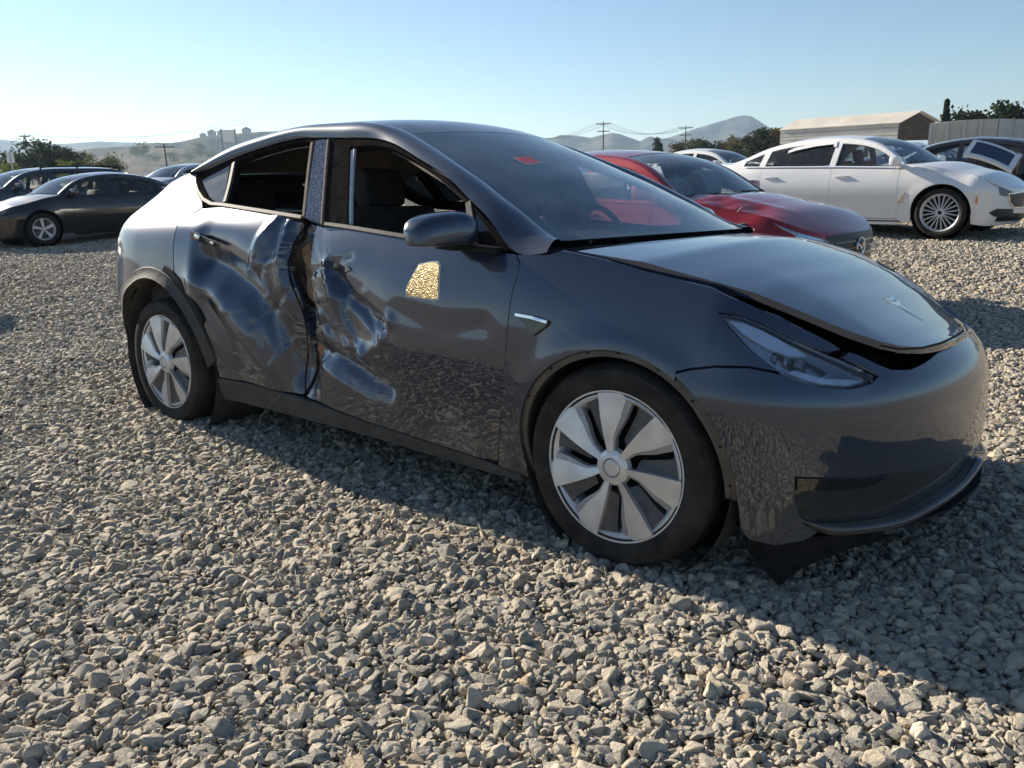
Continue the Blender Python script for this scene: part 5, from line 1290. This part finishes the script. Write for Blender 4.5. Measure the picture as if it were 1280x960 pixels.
hp('front_door_frame', lo_f + [(-1.64, 1.29), (-1.530, 1.100), (-1.372, 1.084), (-.993, 1.054), (-.618, 1.028)], FRAME, gap=0, off=-.004, holes=[fwin, sail], step=.03, flange=.04, mirror=True)
hp('rear_door_frame', [(-1.85, 1.484), (-1.94, 1.492), (-2.057, 1.487), (-2.282, 1.455), (-2.506, 1.411), (-2.68, 1.362), (-2.800, 1.328), (-2.755, 1.285), (-2.69, 1.243), (-2.60, 1.203), (-2.48, 1.178), (-2.38, 1.172), (-1.9, 1.136), (-1.682, 1.118)], FRAME, gap=0, off=-.004, holes=[rwin, qwin], step=.03, flange=.04, mirror=True)
hp('pillar_cover', [(-1.846, 1.482), (-1.748, 1.482), (-1.64, 1.29), (-1.536, 1.102), (-1.676, 1.128)], APPLQ, gap=.004, off=.002, step=.03, flange=.03, mirror=True)
hp('quarter_glass', shrink(qwin, -.008), QGLASS, gap=0, off=-.012, flange=0, mirror=True)
hp('sail_trim', shrink(sail, -.006), TRIM, gap=0, off=-.014, flange=0, mirror=True)
# glass stays in the far side doors only
for nm, q in (('side_window', fwin), ('side_window', rwin)):
    a, b = hp(nm, shrink(q, -.010), GLASS, gap=0, off=-.016, flange=0, mirror=True, step=.06); bpy.data.objects.remove(a)
def strip(name, pts, w, mat, off=.006, step=.03):
    p = np.array(pts, float); t = np.gradient(p, axis=0); t /= np.linalg.norm(t, axis=1, keepdims=True); n = np.stack([-t[:, 1], t[:, 0]], 1)
    return hp(name, list(p + n * w / 2) + list((p - n * w / 2)[::-1]), mat, gap=0, off=off, step=step, flange=.012)
strip('window_seal', [(-1.560, 1.430), (-1.53, 1.37), (-1.46, 1.25), (-1.375, 1.108)], .030, SEALW, -.010)
strip('pillar_edge', [(-1.862, 1.470), (-1.78, 1.31), (-1.685, 1.135)], .014, TANSEAL, .004)
strip('pillar_edge', [(-1.745, 1.475), (-1.64, 1.29), (-1.538, 1.105)], .009, TANSEAL, .006)
strip('belt_trim', [(-1.70, 1.132), (-1.9, 1.148), (-2.38, 1.185), (-2.50, 1.190), (-2.60, 1.213), (-2.69, 1.252), (-2.76, 1.296), (-2.80, 1.332)], .013, SEALM, .003)
strip('belt_trim', [(-.64, 1.036), (-.993, 1.066), (-1.372, 1.096), (-1.52, 1.106)], .012, SEALM, .004)
strip('window_divider', [(-2.472, 1.398), (-2.42, 1.29), (-2.385, 1.20)], .020, SEALM, .0)
strip('window_divider', [(-.720, 1.200), (-.665, 1.115), (-.625, 1.042)], .022, SEALM, -.002)

# roof, screens
def HL(l): a = np.array(l); return HERO(a[:, 0], a[:, 1])
up = edge3(np.linspace(-.33, -1.27, 26))
WS_CR, WS_BW = [.015, .025, .03], [.18, .14, .10]
ws = ribbon('windscreen', up, WIND, H, crown=WS_CR, bow=WS_BW, origin=HO, thick=0, off=-.003, n=28)
frit = simple('black_frit', (.010, .011, .013), .35, noise=.2)
ribbon('windscreen_edge', up, frit, H, crown=WS_CR, bow=WS_BW, origin=HO, thick=0, off=-.008, y0=-1, y1=-.935, n=3)
ribbon('windscreen_edge', up, frit, H, crown=WS_CR, bow=WS_BW, origin=HO, thick=0, off=-.008, y0=.935, y1=1, n=3)
ribbon('windscreen_edge', up[21:], frit, H, crown=.030, bow=[.11, .10], origin=HO, thick=0, off=-.009, n=16)
ribbon('windscreen_edge', up[:3], frit, H, crown=[.015, .016], bow=[.18, .178], origin=HO, thick=0, off=-.008, n=16)
top = edge3(np.linspace(-1.275, -2.62, 30))
ribbon('glass_roof', top, HROOF, H, crown=[.03, .042, .045, .04], bow=[.10, .04, 0, -.05], origin=HO, thick=.012, off=-.002, n=24)
hat = HL([(-2.625, 1.454), (-2.741, 1.414), (-2.866, 1.343), (-2.97, 1.330), (-3.071, 1.304), (-3.241, 1.215), (-3.346, 1.150), (-3.435, 1.111)])
ribbon('rear_screen', hat, glass('green_rear_glass', (.55, .66, .56), dust=.06), H, crown=[.04, .05, .04, .03], bow=[-.05, -.10, -.14], origin=HO, thick=.008, n=20)
ribbon('tailgate', HL([(-3.437, 1.111), (-3.55, 1.10), (-3.8, 1.086), (-4.0, 1.083), (-4.14, 1.082)]), HP, H, crown=[.03, .02, 0.], bow=[-.10, 0, 0], origin=HO, thick=.012, n=20)
ribbon('headliner', edge3(np.linspace(-1.46, -2.80, 20)) - np.array([0, 0, .03]), LINER, H, crown=[.02, .035, .03], bow=[.08, 0, -.05], origin=HO, thick=.01, yscale=.97, n=16)

lo = np.array(frame_lo); lo3 = HERO(lo[:, 0], lo[:, 1] - .045); lo3 = nspline(lo[:, 0], lo3)(np.linspace(-.75, -2.78, 40)); up3 = edge3(np.linspace(-.80, -2.84, 40))
for sd in (1, -1):                                               # trim between the door frames and the headlining
    V = [];  K = 3
    for a, b in zip(lo3, up3):
        a = a + np.array([0, .045, 0]); b = b + np.array([0, .06, -.028])
        for k in range(K): q = a + (b - a) * k / (K - 1); V.append((q[0] - HO[0], q[1] * sd, q[2]))
    F = [(i * K + k, i * K + k + 1, (i + 1) * K + k + 1, (i + 1) * K + k) for i in range(len(lo3) - 1) for k in range(K - 1)]
    mesh('headliner_trim', V, F, LINER, H)

# bonnet, sprung up on its near side
he = [(-.214, -.849, 1.034), (.034, -.838, 1.015), (.248, -.823, .968), (.393, -.791, .929), (.53, -.745, .874), (.626, -.673, .826), (.705, -.591, .790), (.743, -.518, .773), (.784, -.40, .765), (.810, -.27, .765), (.822, -.13, .768), (.824, -.01, .772)]
def hoodtwist(V):
    x, y = V[:, 0], V[:, 1]; w = np.clip((x - .1) / .6, 0, 1); w = w * w * (3 - 2 * w); t = np.clip((y + .55) / 1.3, 0, 1)
    V[:, 2] -= .075 * t * w
    V[:, 2] += .004 * np.sin(x * 7 + 1) * np.cos(y * 4)
    return V
hood = ribbon('bonnet', np.array(he), HP, H, crown=[.03, .035, .035, .03, .022, .014, .006, 0.], bow=[.10, .08, .05, .02, .01, 0, 0, 0], origin=HO, thick=.022, n=32, fn=hoodtwist, step=.035)
mb = MB()                                                        # folded rim under the bonnet edge
hv = np.array(he) - np.array(HO); mb.tube([tuple(q - np.array([0, -.006, .012])) for q in hv], .004, 8); mb.build('bonnet_rim', BLACK, H)
ribbon('cowl_panel', np.array([(-.30, -.86, 1.028), (-.22, -.852, 1.022), (-.10, -.845, .995)]), BLACK, H, crown=.01, bow=[.20, .14, .10], origin=HO, thick=.02, n=16)
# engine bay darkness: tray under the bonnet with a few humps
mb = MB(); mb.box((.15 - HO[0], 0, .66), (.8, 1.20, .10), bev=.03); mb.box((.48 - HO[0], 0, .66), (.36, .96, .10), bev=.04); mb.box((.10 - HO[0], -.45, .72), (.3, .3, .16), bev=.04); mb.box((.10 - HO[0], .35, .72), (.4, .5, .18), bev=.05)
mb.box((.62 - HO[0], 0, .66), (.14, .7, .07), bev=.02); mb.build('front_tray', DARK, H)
mb = MB()
for x, z, L in ((.74, .690, .9), (.69, .700, 1.0)): mb.tube([(x - HO[0] - .10, -L / 2, z - .01), (x - HO[0], -L / 4, z), (x - HO[0] + .01, 0, z), (x - HO[0], L / 4, z), (x - HO[0] - .10, L / 2, z - .01)], .010, 8)
mb.box((.72 - HO[0], 0, .69), (.05, .10, .04), bev=.012); mb.build('bonnet_latch', BLACK, H)

# ---- lamps
headl = [(.351, .877), (.400, .876), (.466, .871), (.527, .852), (.581, .830), (.630, .804), (.671, .782), (.730, .752), (.775, .723), (.805, .697), (.780, .682), (.726, .673), (.651, .682), (.596, .697), (.556, .716), (.501, .762), (.426, .825)]
hp('headlight_housing', headl, HOUS, gap=0, off=-.045, step=.025, mirror=True, flange=0)
hp('headlight_lens', headl, LENS, gap=.002, off=.0, step=.022, mirror=True, flange=.04)
hp('headlight_bezel', shrink(headl, .006), BEZ, gap=0, off=-.026, step=.022, flange=.01, mirror=True, holes=[[(.545, .800), (.60, .785), (.665, .752), (.70, .722), (.66, .708), (.60, .728), (.565, .758)]])
HSTRIP = simple('headlamp_sky_strip', (.62, .70, .82), .25, metal=.3, noise=.1)  # bright trim strip, the sky's reflection painted in as pale blue
hp('headlight_strip', [(.40, .862), (.47, .856), (.53, .838), (.58, .815), (.635, .782), (.655, .764), (.60, .768), (.54, .786), (.46, .826)], HSTRIP, gap=0, off=-.012, step=.02, mirror=True)
hp('headlight_strip', [(.575, .722), (.65, .694), (.725, .684), (.775, .690), (.745, .698), (.68, .704), (.60, .728)], HSTRIP, gap=0, off=-.014, step=.02, mirror=True)
for s, z, q in ((.575, .758, .022), (.605, .748, .026), (.645, .738, .026)):
    mb = MB(); c = Hs(s, z, -.03); mb.lathe([(0, .3 * q), (-.006, .9 * q), (-.022, q), (-.028, q * .98)], 16, 'x', c); o = mb.build('headlight_projector', REFL, H)
strip('headlight_divider', [(.545, .80), (.575, .768), (.60, .73)], .012, BLACK, -.020)
hp('side_camera', [(-.393, .818), (-.32, .814), (-.249, .803), (-.258, .792), (-.308, .755), (-.323, .763), (-.358, .793)], TRIM, gap=0, off=.010, step=.02, flange=.014, mirror=True)
strip('side_camera_blade', [(-.390, .817), (-.32, .813), (-.255, .803)], .010, CHROME, .014)

# ---- handles, patch, seams
hp('door_handle', [(-2.535, 1.050), (-2.46, 1.044), (-2.44, 1.034), (-2.30, 1.008), (-2.255, .992), (-2.30, .988), (-2.42, 1.004), (-2.50, 1.014), (-2.53, 1.026)], DARK, gap=0, off=.003, step=.02, flange=.006)
mb = MB(); c = Hs(-2.455, 1.028, .006); mb.box(c, (.045, .014, .022), (0, R(12), 0), bev=.005); c = Hs(-2.315, 1.002, .006); mb.box(c, (.03, .010, .012), (0, R(10), 0), bev=.003); mb.build('handle_bracket', CHROME, H)
hp('door_handle', [(-1.492, .957), (-1.46, .955), (-1.30, .936), (-1.285, .924), (-1.32, .915), (-1.46, .930), (-1.49, .940)], TRIM, gap=0, off=.005, step=.02, flange=.008, disp=dent)
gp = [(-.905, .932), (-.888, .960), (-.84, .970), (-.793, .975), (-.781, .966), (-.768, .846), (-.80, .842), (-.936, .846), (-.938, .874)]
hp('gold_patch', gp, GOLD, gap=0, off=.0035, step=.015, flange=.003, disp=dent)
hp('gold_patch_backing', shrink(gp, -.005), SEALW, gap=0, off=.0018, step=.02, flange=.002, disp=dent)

# ---- torn edge between the doors
def tear(s, z, P, N): return N * (.020 * vnoise(s * 30 + 60, z * 12 + 9, 8) + .012 * vnoise(s * 60 + 60, z * 34 + 9, 9) - .015 * np.sin(z * 9))[:, None]
hp('pillar_core', [(-1.84, 1.14), (-1.50, 1.10), (-1.46, .80), (-1.50, .36), (-1.84, .34), (-1.86, .80)], RUST, gap=0, off=-.125, step=.022, disp=tear, flange=0)
hp('pillar_foam', [(-1.735, 1.02), (-1.70, 1.05), (-1.665, .98), (-1.635, .86), (-1.632, .76), (-1.655, .78), (-1.69, .86)], simple('tan_foam', (.26, .16, .09), .95, noise=.5, nscale=22, bump=.9, bscale=60), gap=0, off=-.085, step=.015, disp=tear)
mb = MB(); pts = [Hs(*q, -.035) for q in gapL]; mb.tube([p + Vector((0, .004 * math.sin(i * 2.1), 0)) for i, p in enumerate(pts)], [.004, .006, .004, .005, .004, .005, .003, .005, .004, .003], 7); mb.build('door_seal', BLACK, H)

# ---- wheels
def hero_wheel(x, z, sidesign, steer, camber, phase, yc=.818):
    w = wheel(H, x - HO[0], sidesign * yc, z, .352, .250, .245, 'none', sidesign, steer, camber)
    f = -.113; ro = .258
    mb = MB(); mb.lathe([(f + .004, .2535), (f - .003, .2555), (f - .003, .2605), (f + .012, .2625)], 80, 'y'); mb.build('cover_ring', ALLOY, w)
    mb = MB(); mb.lathe([(f + .075, .03), (f + .07, .2555)], 48, 'y'); mb.build('cover_backing', DARK, w)
    n = 7
    for k in range(n):
        a0 = phase + k * 2 * math.pi / n
        # bright blade: one straight proud edge, one edge flaring out and dropping back
        V = []; F = []; NR, NA = 9, 6
        for i in range(NR):
            t = i / (NR - 1); r = .050 + (.2535 - .050) * t
            st = .16 * (1 - t)                                    # straight edge, slightly swept
            sp = .36 + .15 * min(1, max(0, (t - .22) / .34)) + .30 * max(0, .25 - t)
            for j in range(NA):
                q = j / (NA - 1); ang = a0 + st * .5 - sp * q
                yy = f - .010 + .020 * q ** 1.3 * (.35 + .65 * t) - .004 * math.sin(math.pi * t)
                V.append((r * math.cos(ang), yy, r * math.sin(ang)))
        F = [(i * NA + j, i * NA + j + 1, (i + 1) * NA + j + 1, (i + 1) * NA + j) for i in range(NR - 1) for j in range(NA - 1)]
        b = len(V); V += [(x_, y_ + .022, z_) for x_, y_, z_ in V]
        bd = [j for j in range(NA)] + [i * NA + NA - 1 for i in range(1, NR)] + [(NR - 1) * NA + j for j in range(NA - 2, -1, -1)] + [i * NA for i in range(NR - 2, 0, -1)]
        F += [(bd[i], bd[(i + 1) % len(bd)], bd[(i + 1) % len(bd)] + b, bd[i] + b) for i in range(len(bd))]
        mb = MB(); mb.add(V, F); mb.m = [1 if (q < (NR - 1) * (NA - 1) and q % (NA - 1) == NA - 2) else 0 for q in range(len(F))]; mb.build('blade', [HALLOY, HGREY], w, True, 30)
        # dark vane between the blades
        def pt(r, ang, y): return (r * math.cos(ang), y, r * math.sin(ang))
        e0, e1 = a0 + .02, a0 + .25
        mb = MB(); v = [pt(.085, e0 + .06, f + .006), pt(.253, e0 - .02, f + .002), pt(.253, e1 + .06, f + .010), pt(.205, e1 + .03, f + .014), pt(.10, e1 + .12, f + .020)]
        v2 = [(p[0], p[1] + .03, p[2]) for p in v]; mb.add(v + v2, [(0, 1, 2, 3, 4), (9, 8, 7, 6, 5)] + [(i, (i + 1) % 5, (i + 1) % 5 + 5, i + 5) for i in range(5)]); mb.build('vane', VANE, w, False)
        mb = MB(); v = [pt(.222, e1 - .02, f + .012), pt(.254, e1 - .02, f + .008), pt(.254, e1 + .17, f + .012), pt(.236, e1 + .15, f + .016)]
        v2 = [(p[0], p[1] + .025, p[2]) for p in v]; mb.add(v + v2, [(0, 1, 2, 3), (7, 6, 5, 4)] + [(i, (i + 1) % 4, (i + 1) % 4 + 4, i + 4) for i in range(4)]); mb.build('vane', VANE, w, False)
    mb = MB(); mb.lathe([(f - .014, 0), (f - .014, .024), (f - .010, .029), (f - .006, .030)], 32, 'y'); mb.build('hub_cap', HALLOY, w)
    mb = MB(); mb.lathe([(f - .004, .030), (f - .013, .034), (f - .012, .046), (f - .004, .060), (f + .012, .066)], 40, 'y'); mb.build('hub', HALLOY, w)
    return w
HALLOY = simple('silver_wheel_cover', (.62, .61, .60), .38, metal=.55, noise=.16, nscale=11, bump=.05)
HGREY = simple('grey_blade_edge', (.30, .30, .31), .4, metal=.4, noise=.15)
VANE = simple('dark_grey_vane', (.075, .075, .078), .5, metal=.2, noise=.2)
hero_wheel(0, .336, -1, 0, R(-1.0), 1.82); hero_wheel(-2.89, .336, -1, 0, R(.2), 2.03)
hero_wheel(0, .336, 1, 0, 0, .4); hero_wheel(-2.89, .336, 1, 0, 0, .9)
for (cx, cz), r, nm in ((ARF, .398, 'wheel_liner'), (ARR, .468, 'wheel_liner')):
    for sd in (-1, 1):
        mb = MB(); mb.lathe([(0, r), (.03, r - .004), (.08, r + .005), (.42, r - .01), (.42, .05)], 48, 'y'); o = mb.build(nm, CLAD, H, loc=(cx - HO[0], sd * .905, cz)); o.scale.y = 1 if sd < 0 else -1
# front arch: bare flange where the cladding came off
ring = arc(*ARF, .412, 196, -4, 50) + arc(*ARF, .380, -4, 196, 50)
hp('arch_flange', ring, FLANGE, gap=0, off=-.012, step=.022, flange=.02)
for a in (150, 128, 104, 88, 66, 45, 22, 3):
    c = Hs(ARF[0] + .396 * math.cos(R(a)), ARF[1] + .396 * math.sin(R(a)), -.0115); mb = MB(); mb.lathe([(-.0015, 0), (-.0015, .005), (.001, .0055)], 10, 'y', c); mb.build('clip_hole', DARK, H)
# rear arch: loose grey cladding
ring = arc(*ARR, .520, 176, 8, 46) + arc(*ARR, .462, 4, 180, 46)
hp('arch_cladding', ring, CLAD, gap=0, off=.010, step=.025, flange=.05, disp=lambda s, z, P, N: N * (.012 * gs(np.hypot(s + 2.9, z - .335) - .462, .02))[:, None])
hp('arch_cladding', arc(*ARR, .560, 74, 30, 14) + arc(*ARR, .522, 28, 76, 14), BLACK, gap=0, off=.006, step=.025, flange=.02)
ring = arc(*ARF, .452, 190, -4, 40) + arc(*ARF, .396, -4, 190, 40)
a, b = hp('arch_cladding', ring, CLAD, gap=0, off=.010, step=.035, flange=.04, mirror=True); bpy.data.objects.remove(a)

# ---- mirrors
def door_mirror(sd):
    V = []; F = []; NS, NR = 11, 20
    y0, y1 = -.930, -1.158
    for i in range(NS):
        t = i / (NS - 1); t = 1 - (1 - t) ** 1.5; y = y0 + (y1 - y0) * t
        top = float(np.interp(t, [0, .07, .35, .6, .8, .92, 1.0], [1.152, 1.167, 1.167, 1.160, 1.148, 1.130, 1.100]))
        bot = float(np.interp(t, [0, .1, .8, .95, 1.0], [1.052, 1.049, 1.047, 1.048, 1.054]))
        dep = float(np.interp(t, [0, .15, .6, .85, .95, 1.0], [.060, .070, .070, .062, .045, .022])); cx = -.655 - .050 * t; cz = (top + bot) / 2; hgt = (top - bot) / 2
        for j in range(NR):
            a = 2 * math.pi * j / NR; ca, sa_ = math.cos(a), math.sin(a)
            V.append((cx + dep * math.copysign(abs(ca) ** .5, ca) * (1.15 if ca > 0 else .75) - .012 * sa_, y, cz + hgt * math.copysign(abs(sa_) ** (.70 if sa_ > 0 else .28), sa_)))
    F = [(i * NR + j, i * NR + (j + 1) % NR, (i + 1) * NR + (j + 1) % NR, (i + 1) * NR + j) for i in range(NS - 1) for j in range(NR)] + [tuple(range(NR)), tuple(range((NS - 1) * NR, NS * NR))[::-1]]
    f = lambda p: (p[0] - HO[0], p[1] * -sd, p[2])
    mb = MB(); mb.add([f(p) for p in V], F); o = mb.build('door_mirror', HP, H, sharp=50)
    mb = MB(); mb.box(f((-.665, -.955, 1.042)), (.10, .13, .022), (0, R(2), -.10 * -sd), bev=.008); mb.box(f((-.60, -.915, 1.036)), (.20, .05, .022), (0, R(3), 0), bev=.008); mb.build('mirror_foot', BLACK, o)
    mb = MB(); mb.box(f((-.735, -1.0, 1.098)), (.012, .155, .085), (0, 0, .14 * -sd), bev=.005); mb.build('mirror_glass', CHROME, o)
door_mirror(-1); door_mirror(1)

# ---- cabin
tub = MB(); cx = (-.42 - 3.2) / 2 - HO[0]
tub.box((cx, 0, .24), (2.8, 1.62, .05))
for sd in (-1, 1): tub.box((cx, sd * .79, .66), (2.8, .05, .82), bev=.02)
tub.box((-3.1 - HO[0], 0, .66), (.08, 1.5, .8)); tub.box((-.35 - HO[0], 0, .62), (.10, 1.6, .76))
tub.box((-2.75 - HO[0], 0, .98), (.7, 1.4, .03)); tub.box((-1.25 - HO[0], 0, .42), (1.2, .22, .34), bev=.03)
tub.build('cabin_tub', simple('cabin_trim', (.05, .045, .04), .85, noise=.25), H)
mb = MB(); mb.box((-.52 - HO[0], 0, .90), (.52, 1.60, .20), bev=.06); mb.box((-.36 - HO[0], 0, .985), (.36, 1.55, .03), (0, R(4), 0), bev=.01); mb.build('dashboard', DASH, H)
mb = MB(); mb.box((-.83 - HO[0], 0, 1.03), (.02, .36, .23), (0, R(-14), 0), bev=.008); mb.tube([(-.80 - HO[0], 0, 1.0), (-.66 - HO[0], 0, .95)], .02); mb.build('centre_screen', TRIM, H)
seats(H, -1.24 - HO[0], (-.39, .37), .48, 1.14, rear=-2.36 - HO[0], width=.56)
steering_wheel(H, -.86 - HO[0], .37, 1.0)
mb = MB(); mb.box((-1.02 - HO[0], 0, 1.40), (.05, .24, .07), (0, R(-10), 0), bev=.02); mb.tube([(-1.0 - HO[0], 0, 1.40), (-1.08 - HO[0], 0, 1.45)], .012); mb.build('rear_view_mirror', BLACK, H)
mb = MB(); mb.box((-1.16 - HO[0], 0, 1.455), (.16, .20, .04), (0, R(20), 0), bev=.015); mb.build('camera_pod', BLACK, H)
mb = MB(); mb.box((-1.2 - HO[0], 0, .20), (3.6, 1.3, .06)); mb.box((-2.2 - HO[0], 0, .26), (2.8, 1.6, .06)); mb.build('underbody', DARK, H)

# ---- hanging pieces under the nose and sill
def sheet(name, V, F, mat, th=.006):
    mb = MB(); n = len(V); V = [Vector(v) - Vector(HO) for v in V]; c = [(V[F[0][1]] - V[F[0][0]]).cross(V[F[0][2]] - V[F[0][0]]).normalized() * th] * n
    E = {}
    for f in F:
        for i in range(len(f)):
            a, b = f[i], f[(i + 1) % len(f)]
            if (b, a) in E: del E[(b, a)]
            else: E[(a, b)] = 1
    mb.add(list(V) + [v + d for v, d in zip(V, c)], [tuple(f) for f in F] + [tuple(i + n for i in f[::-1]) for f in F] + [(b, a, a + n, b + n) for a, b in E]); return mb.build(name, mat, H, True, 30)
sheet('torn_splash_shield', [(.44, -.80, .185), (.60, -.77, .20), (.72, -.68, .205), (.82, -.58, .20), (.53, -.785, .015), (.585, -.755, .085), (.69, -.685, .150), (.79, -.60, .188), (.42, -.78, .10)], [(0, 1, 5, 4), (1, 2, 6, 5), (2, 3, 7, 6), (0, 4, 8)], BLACK)
ribbon('under_tray', np.array([(.35, -.80, .19), (.55, -.78, .185), (.70, -.66, .195), (.82, -.48, .205), (.90, -.28, .215), (.93, -.05, .22)]), DARK, H, crown=0., origin=HO, thick=.01, n=10)
mb = MB(); a = Hs(-1.87, .305, .002); mb.tube([a, a + Vector((-.06, -.035, -.06)), a + Vector((-.13, -.06, -.15)), a + Vector((-.16, -.075, -.24)), a + Vector((-.17, -.08, -.30))], .0022, 6); mb.build('loose_wire', SEALM, H)

# ---- stickers and badge, laid onto the surfaces that carry them
from mathutils.bvhtree import BVHTree
def bvh(o): return BVHTree.FromPolygons([v.co for v in o.data.vertices], [tuple(p.vertices) for p in o.data.polygons])
def lay(name, o, poly, dirv, mat, lift=.0015, sub=None, th=.0012):
    """drop a flat outline onto o along dirv"""
    tr = bvh(o); V = []
    for p in poly:
        h = tr.ray_cast(Vector(p) - Vector(dirv) * 1.0, Vector(dirv))
        V.append(h[0] - Vector(dirv) * lift if h[0] is not None else Vector(p))
    mb = MB(); n = len(V); mb.add(V + [v + Vector(dirv) * th for v in V], [tuple(range(n)), tuple(range(n, 2 * n))[::-1]] + [(i, (i + 1) % n, (i + 1) % n + n, i + n) for i in range(n)]); return mb.build(name, mat, H, False)
bx, by = .70 - HO[0], 0.0
T1 = [(-.048, -.050), (-.040, -.034), (-.037, 0), (-.040, .034), (-.048, .050), (-.036, .046), (-.027, .026), (-.024, .010), (.050, .0015), (.050, -.0015), (-.024, -.010), (-.027, -.026), (-.036, -.046)]
T2 = [(-.056, -.052), (-.050, -.028), (-.047, 0), (-.050, .028), (-.056, .052), (-.060, .052), (-.055, .022), (-.053, 0), (-.055, -.022), (-.060, -.052)]
bx -= .06
for pl in (T1, T2): lay('bonnet_badge', hood, [(bx + 1.15 * a, by + 1.15 * b, 1.0) for a, b in pl], (0, 0, -1), CHROME, lift=.003, th=.004)

lp = Vector((CAM_POS[0], CAM_POS[1], CAM_POS[2]))
def on_screen(pts3, name, mat, lift):
    """a paper sticker lying on the inner face of the screen: points are found by dropping (x, y) outlines onto it"""
    tr = bvh(ws); V = []
    for x, y in pts3:
        h = tr.ray_cast(Vector((x - HO[0], y, 3)), Vector((0, 0, -1))); V.append(h[0] + Vector((0, 0, lift)) if h[0] else None)
    if any(v is None for v in V): return
    n = len(V); mb = MB(); mb.add(V + [v - Vector((0, 0, .0012)) for v in V], [tuple(range(n)), tuple(range(n, 2 * n))[::-1]] + [(i, (i + 1) % n, (i + 1) % n + n, i + n) for i in range(n)]); return mb.build(name, mat, H, False)
STX, STY = -.845, -.31
def rect(a, b): return [(STX + p[0], STY + p[1]) for p in ((-a, -b), (a, -b), (a, b), (-a, b))]
on_screen(rect(.038, .052), 'sticker_border', WHITEP, .0025)
on_screen(rect(.033, .047), 'sticker', simple('pink_red_sticker', (.66, .13, .15), .6, noise=.06), .0042)
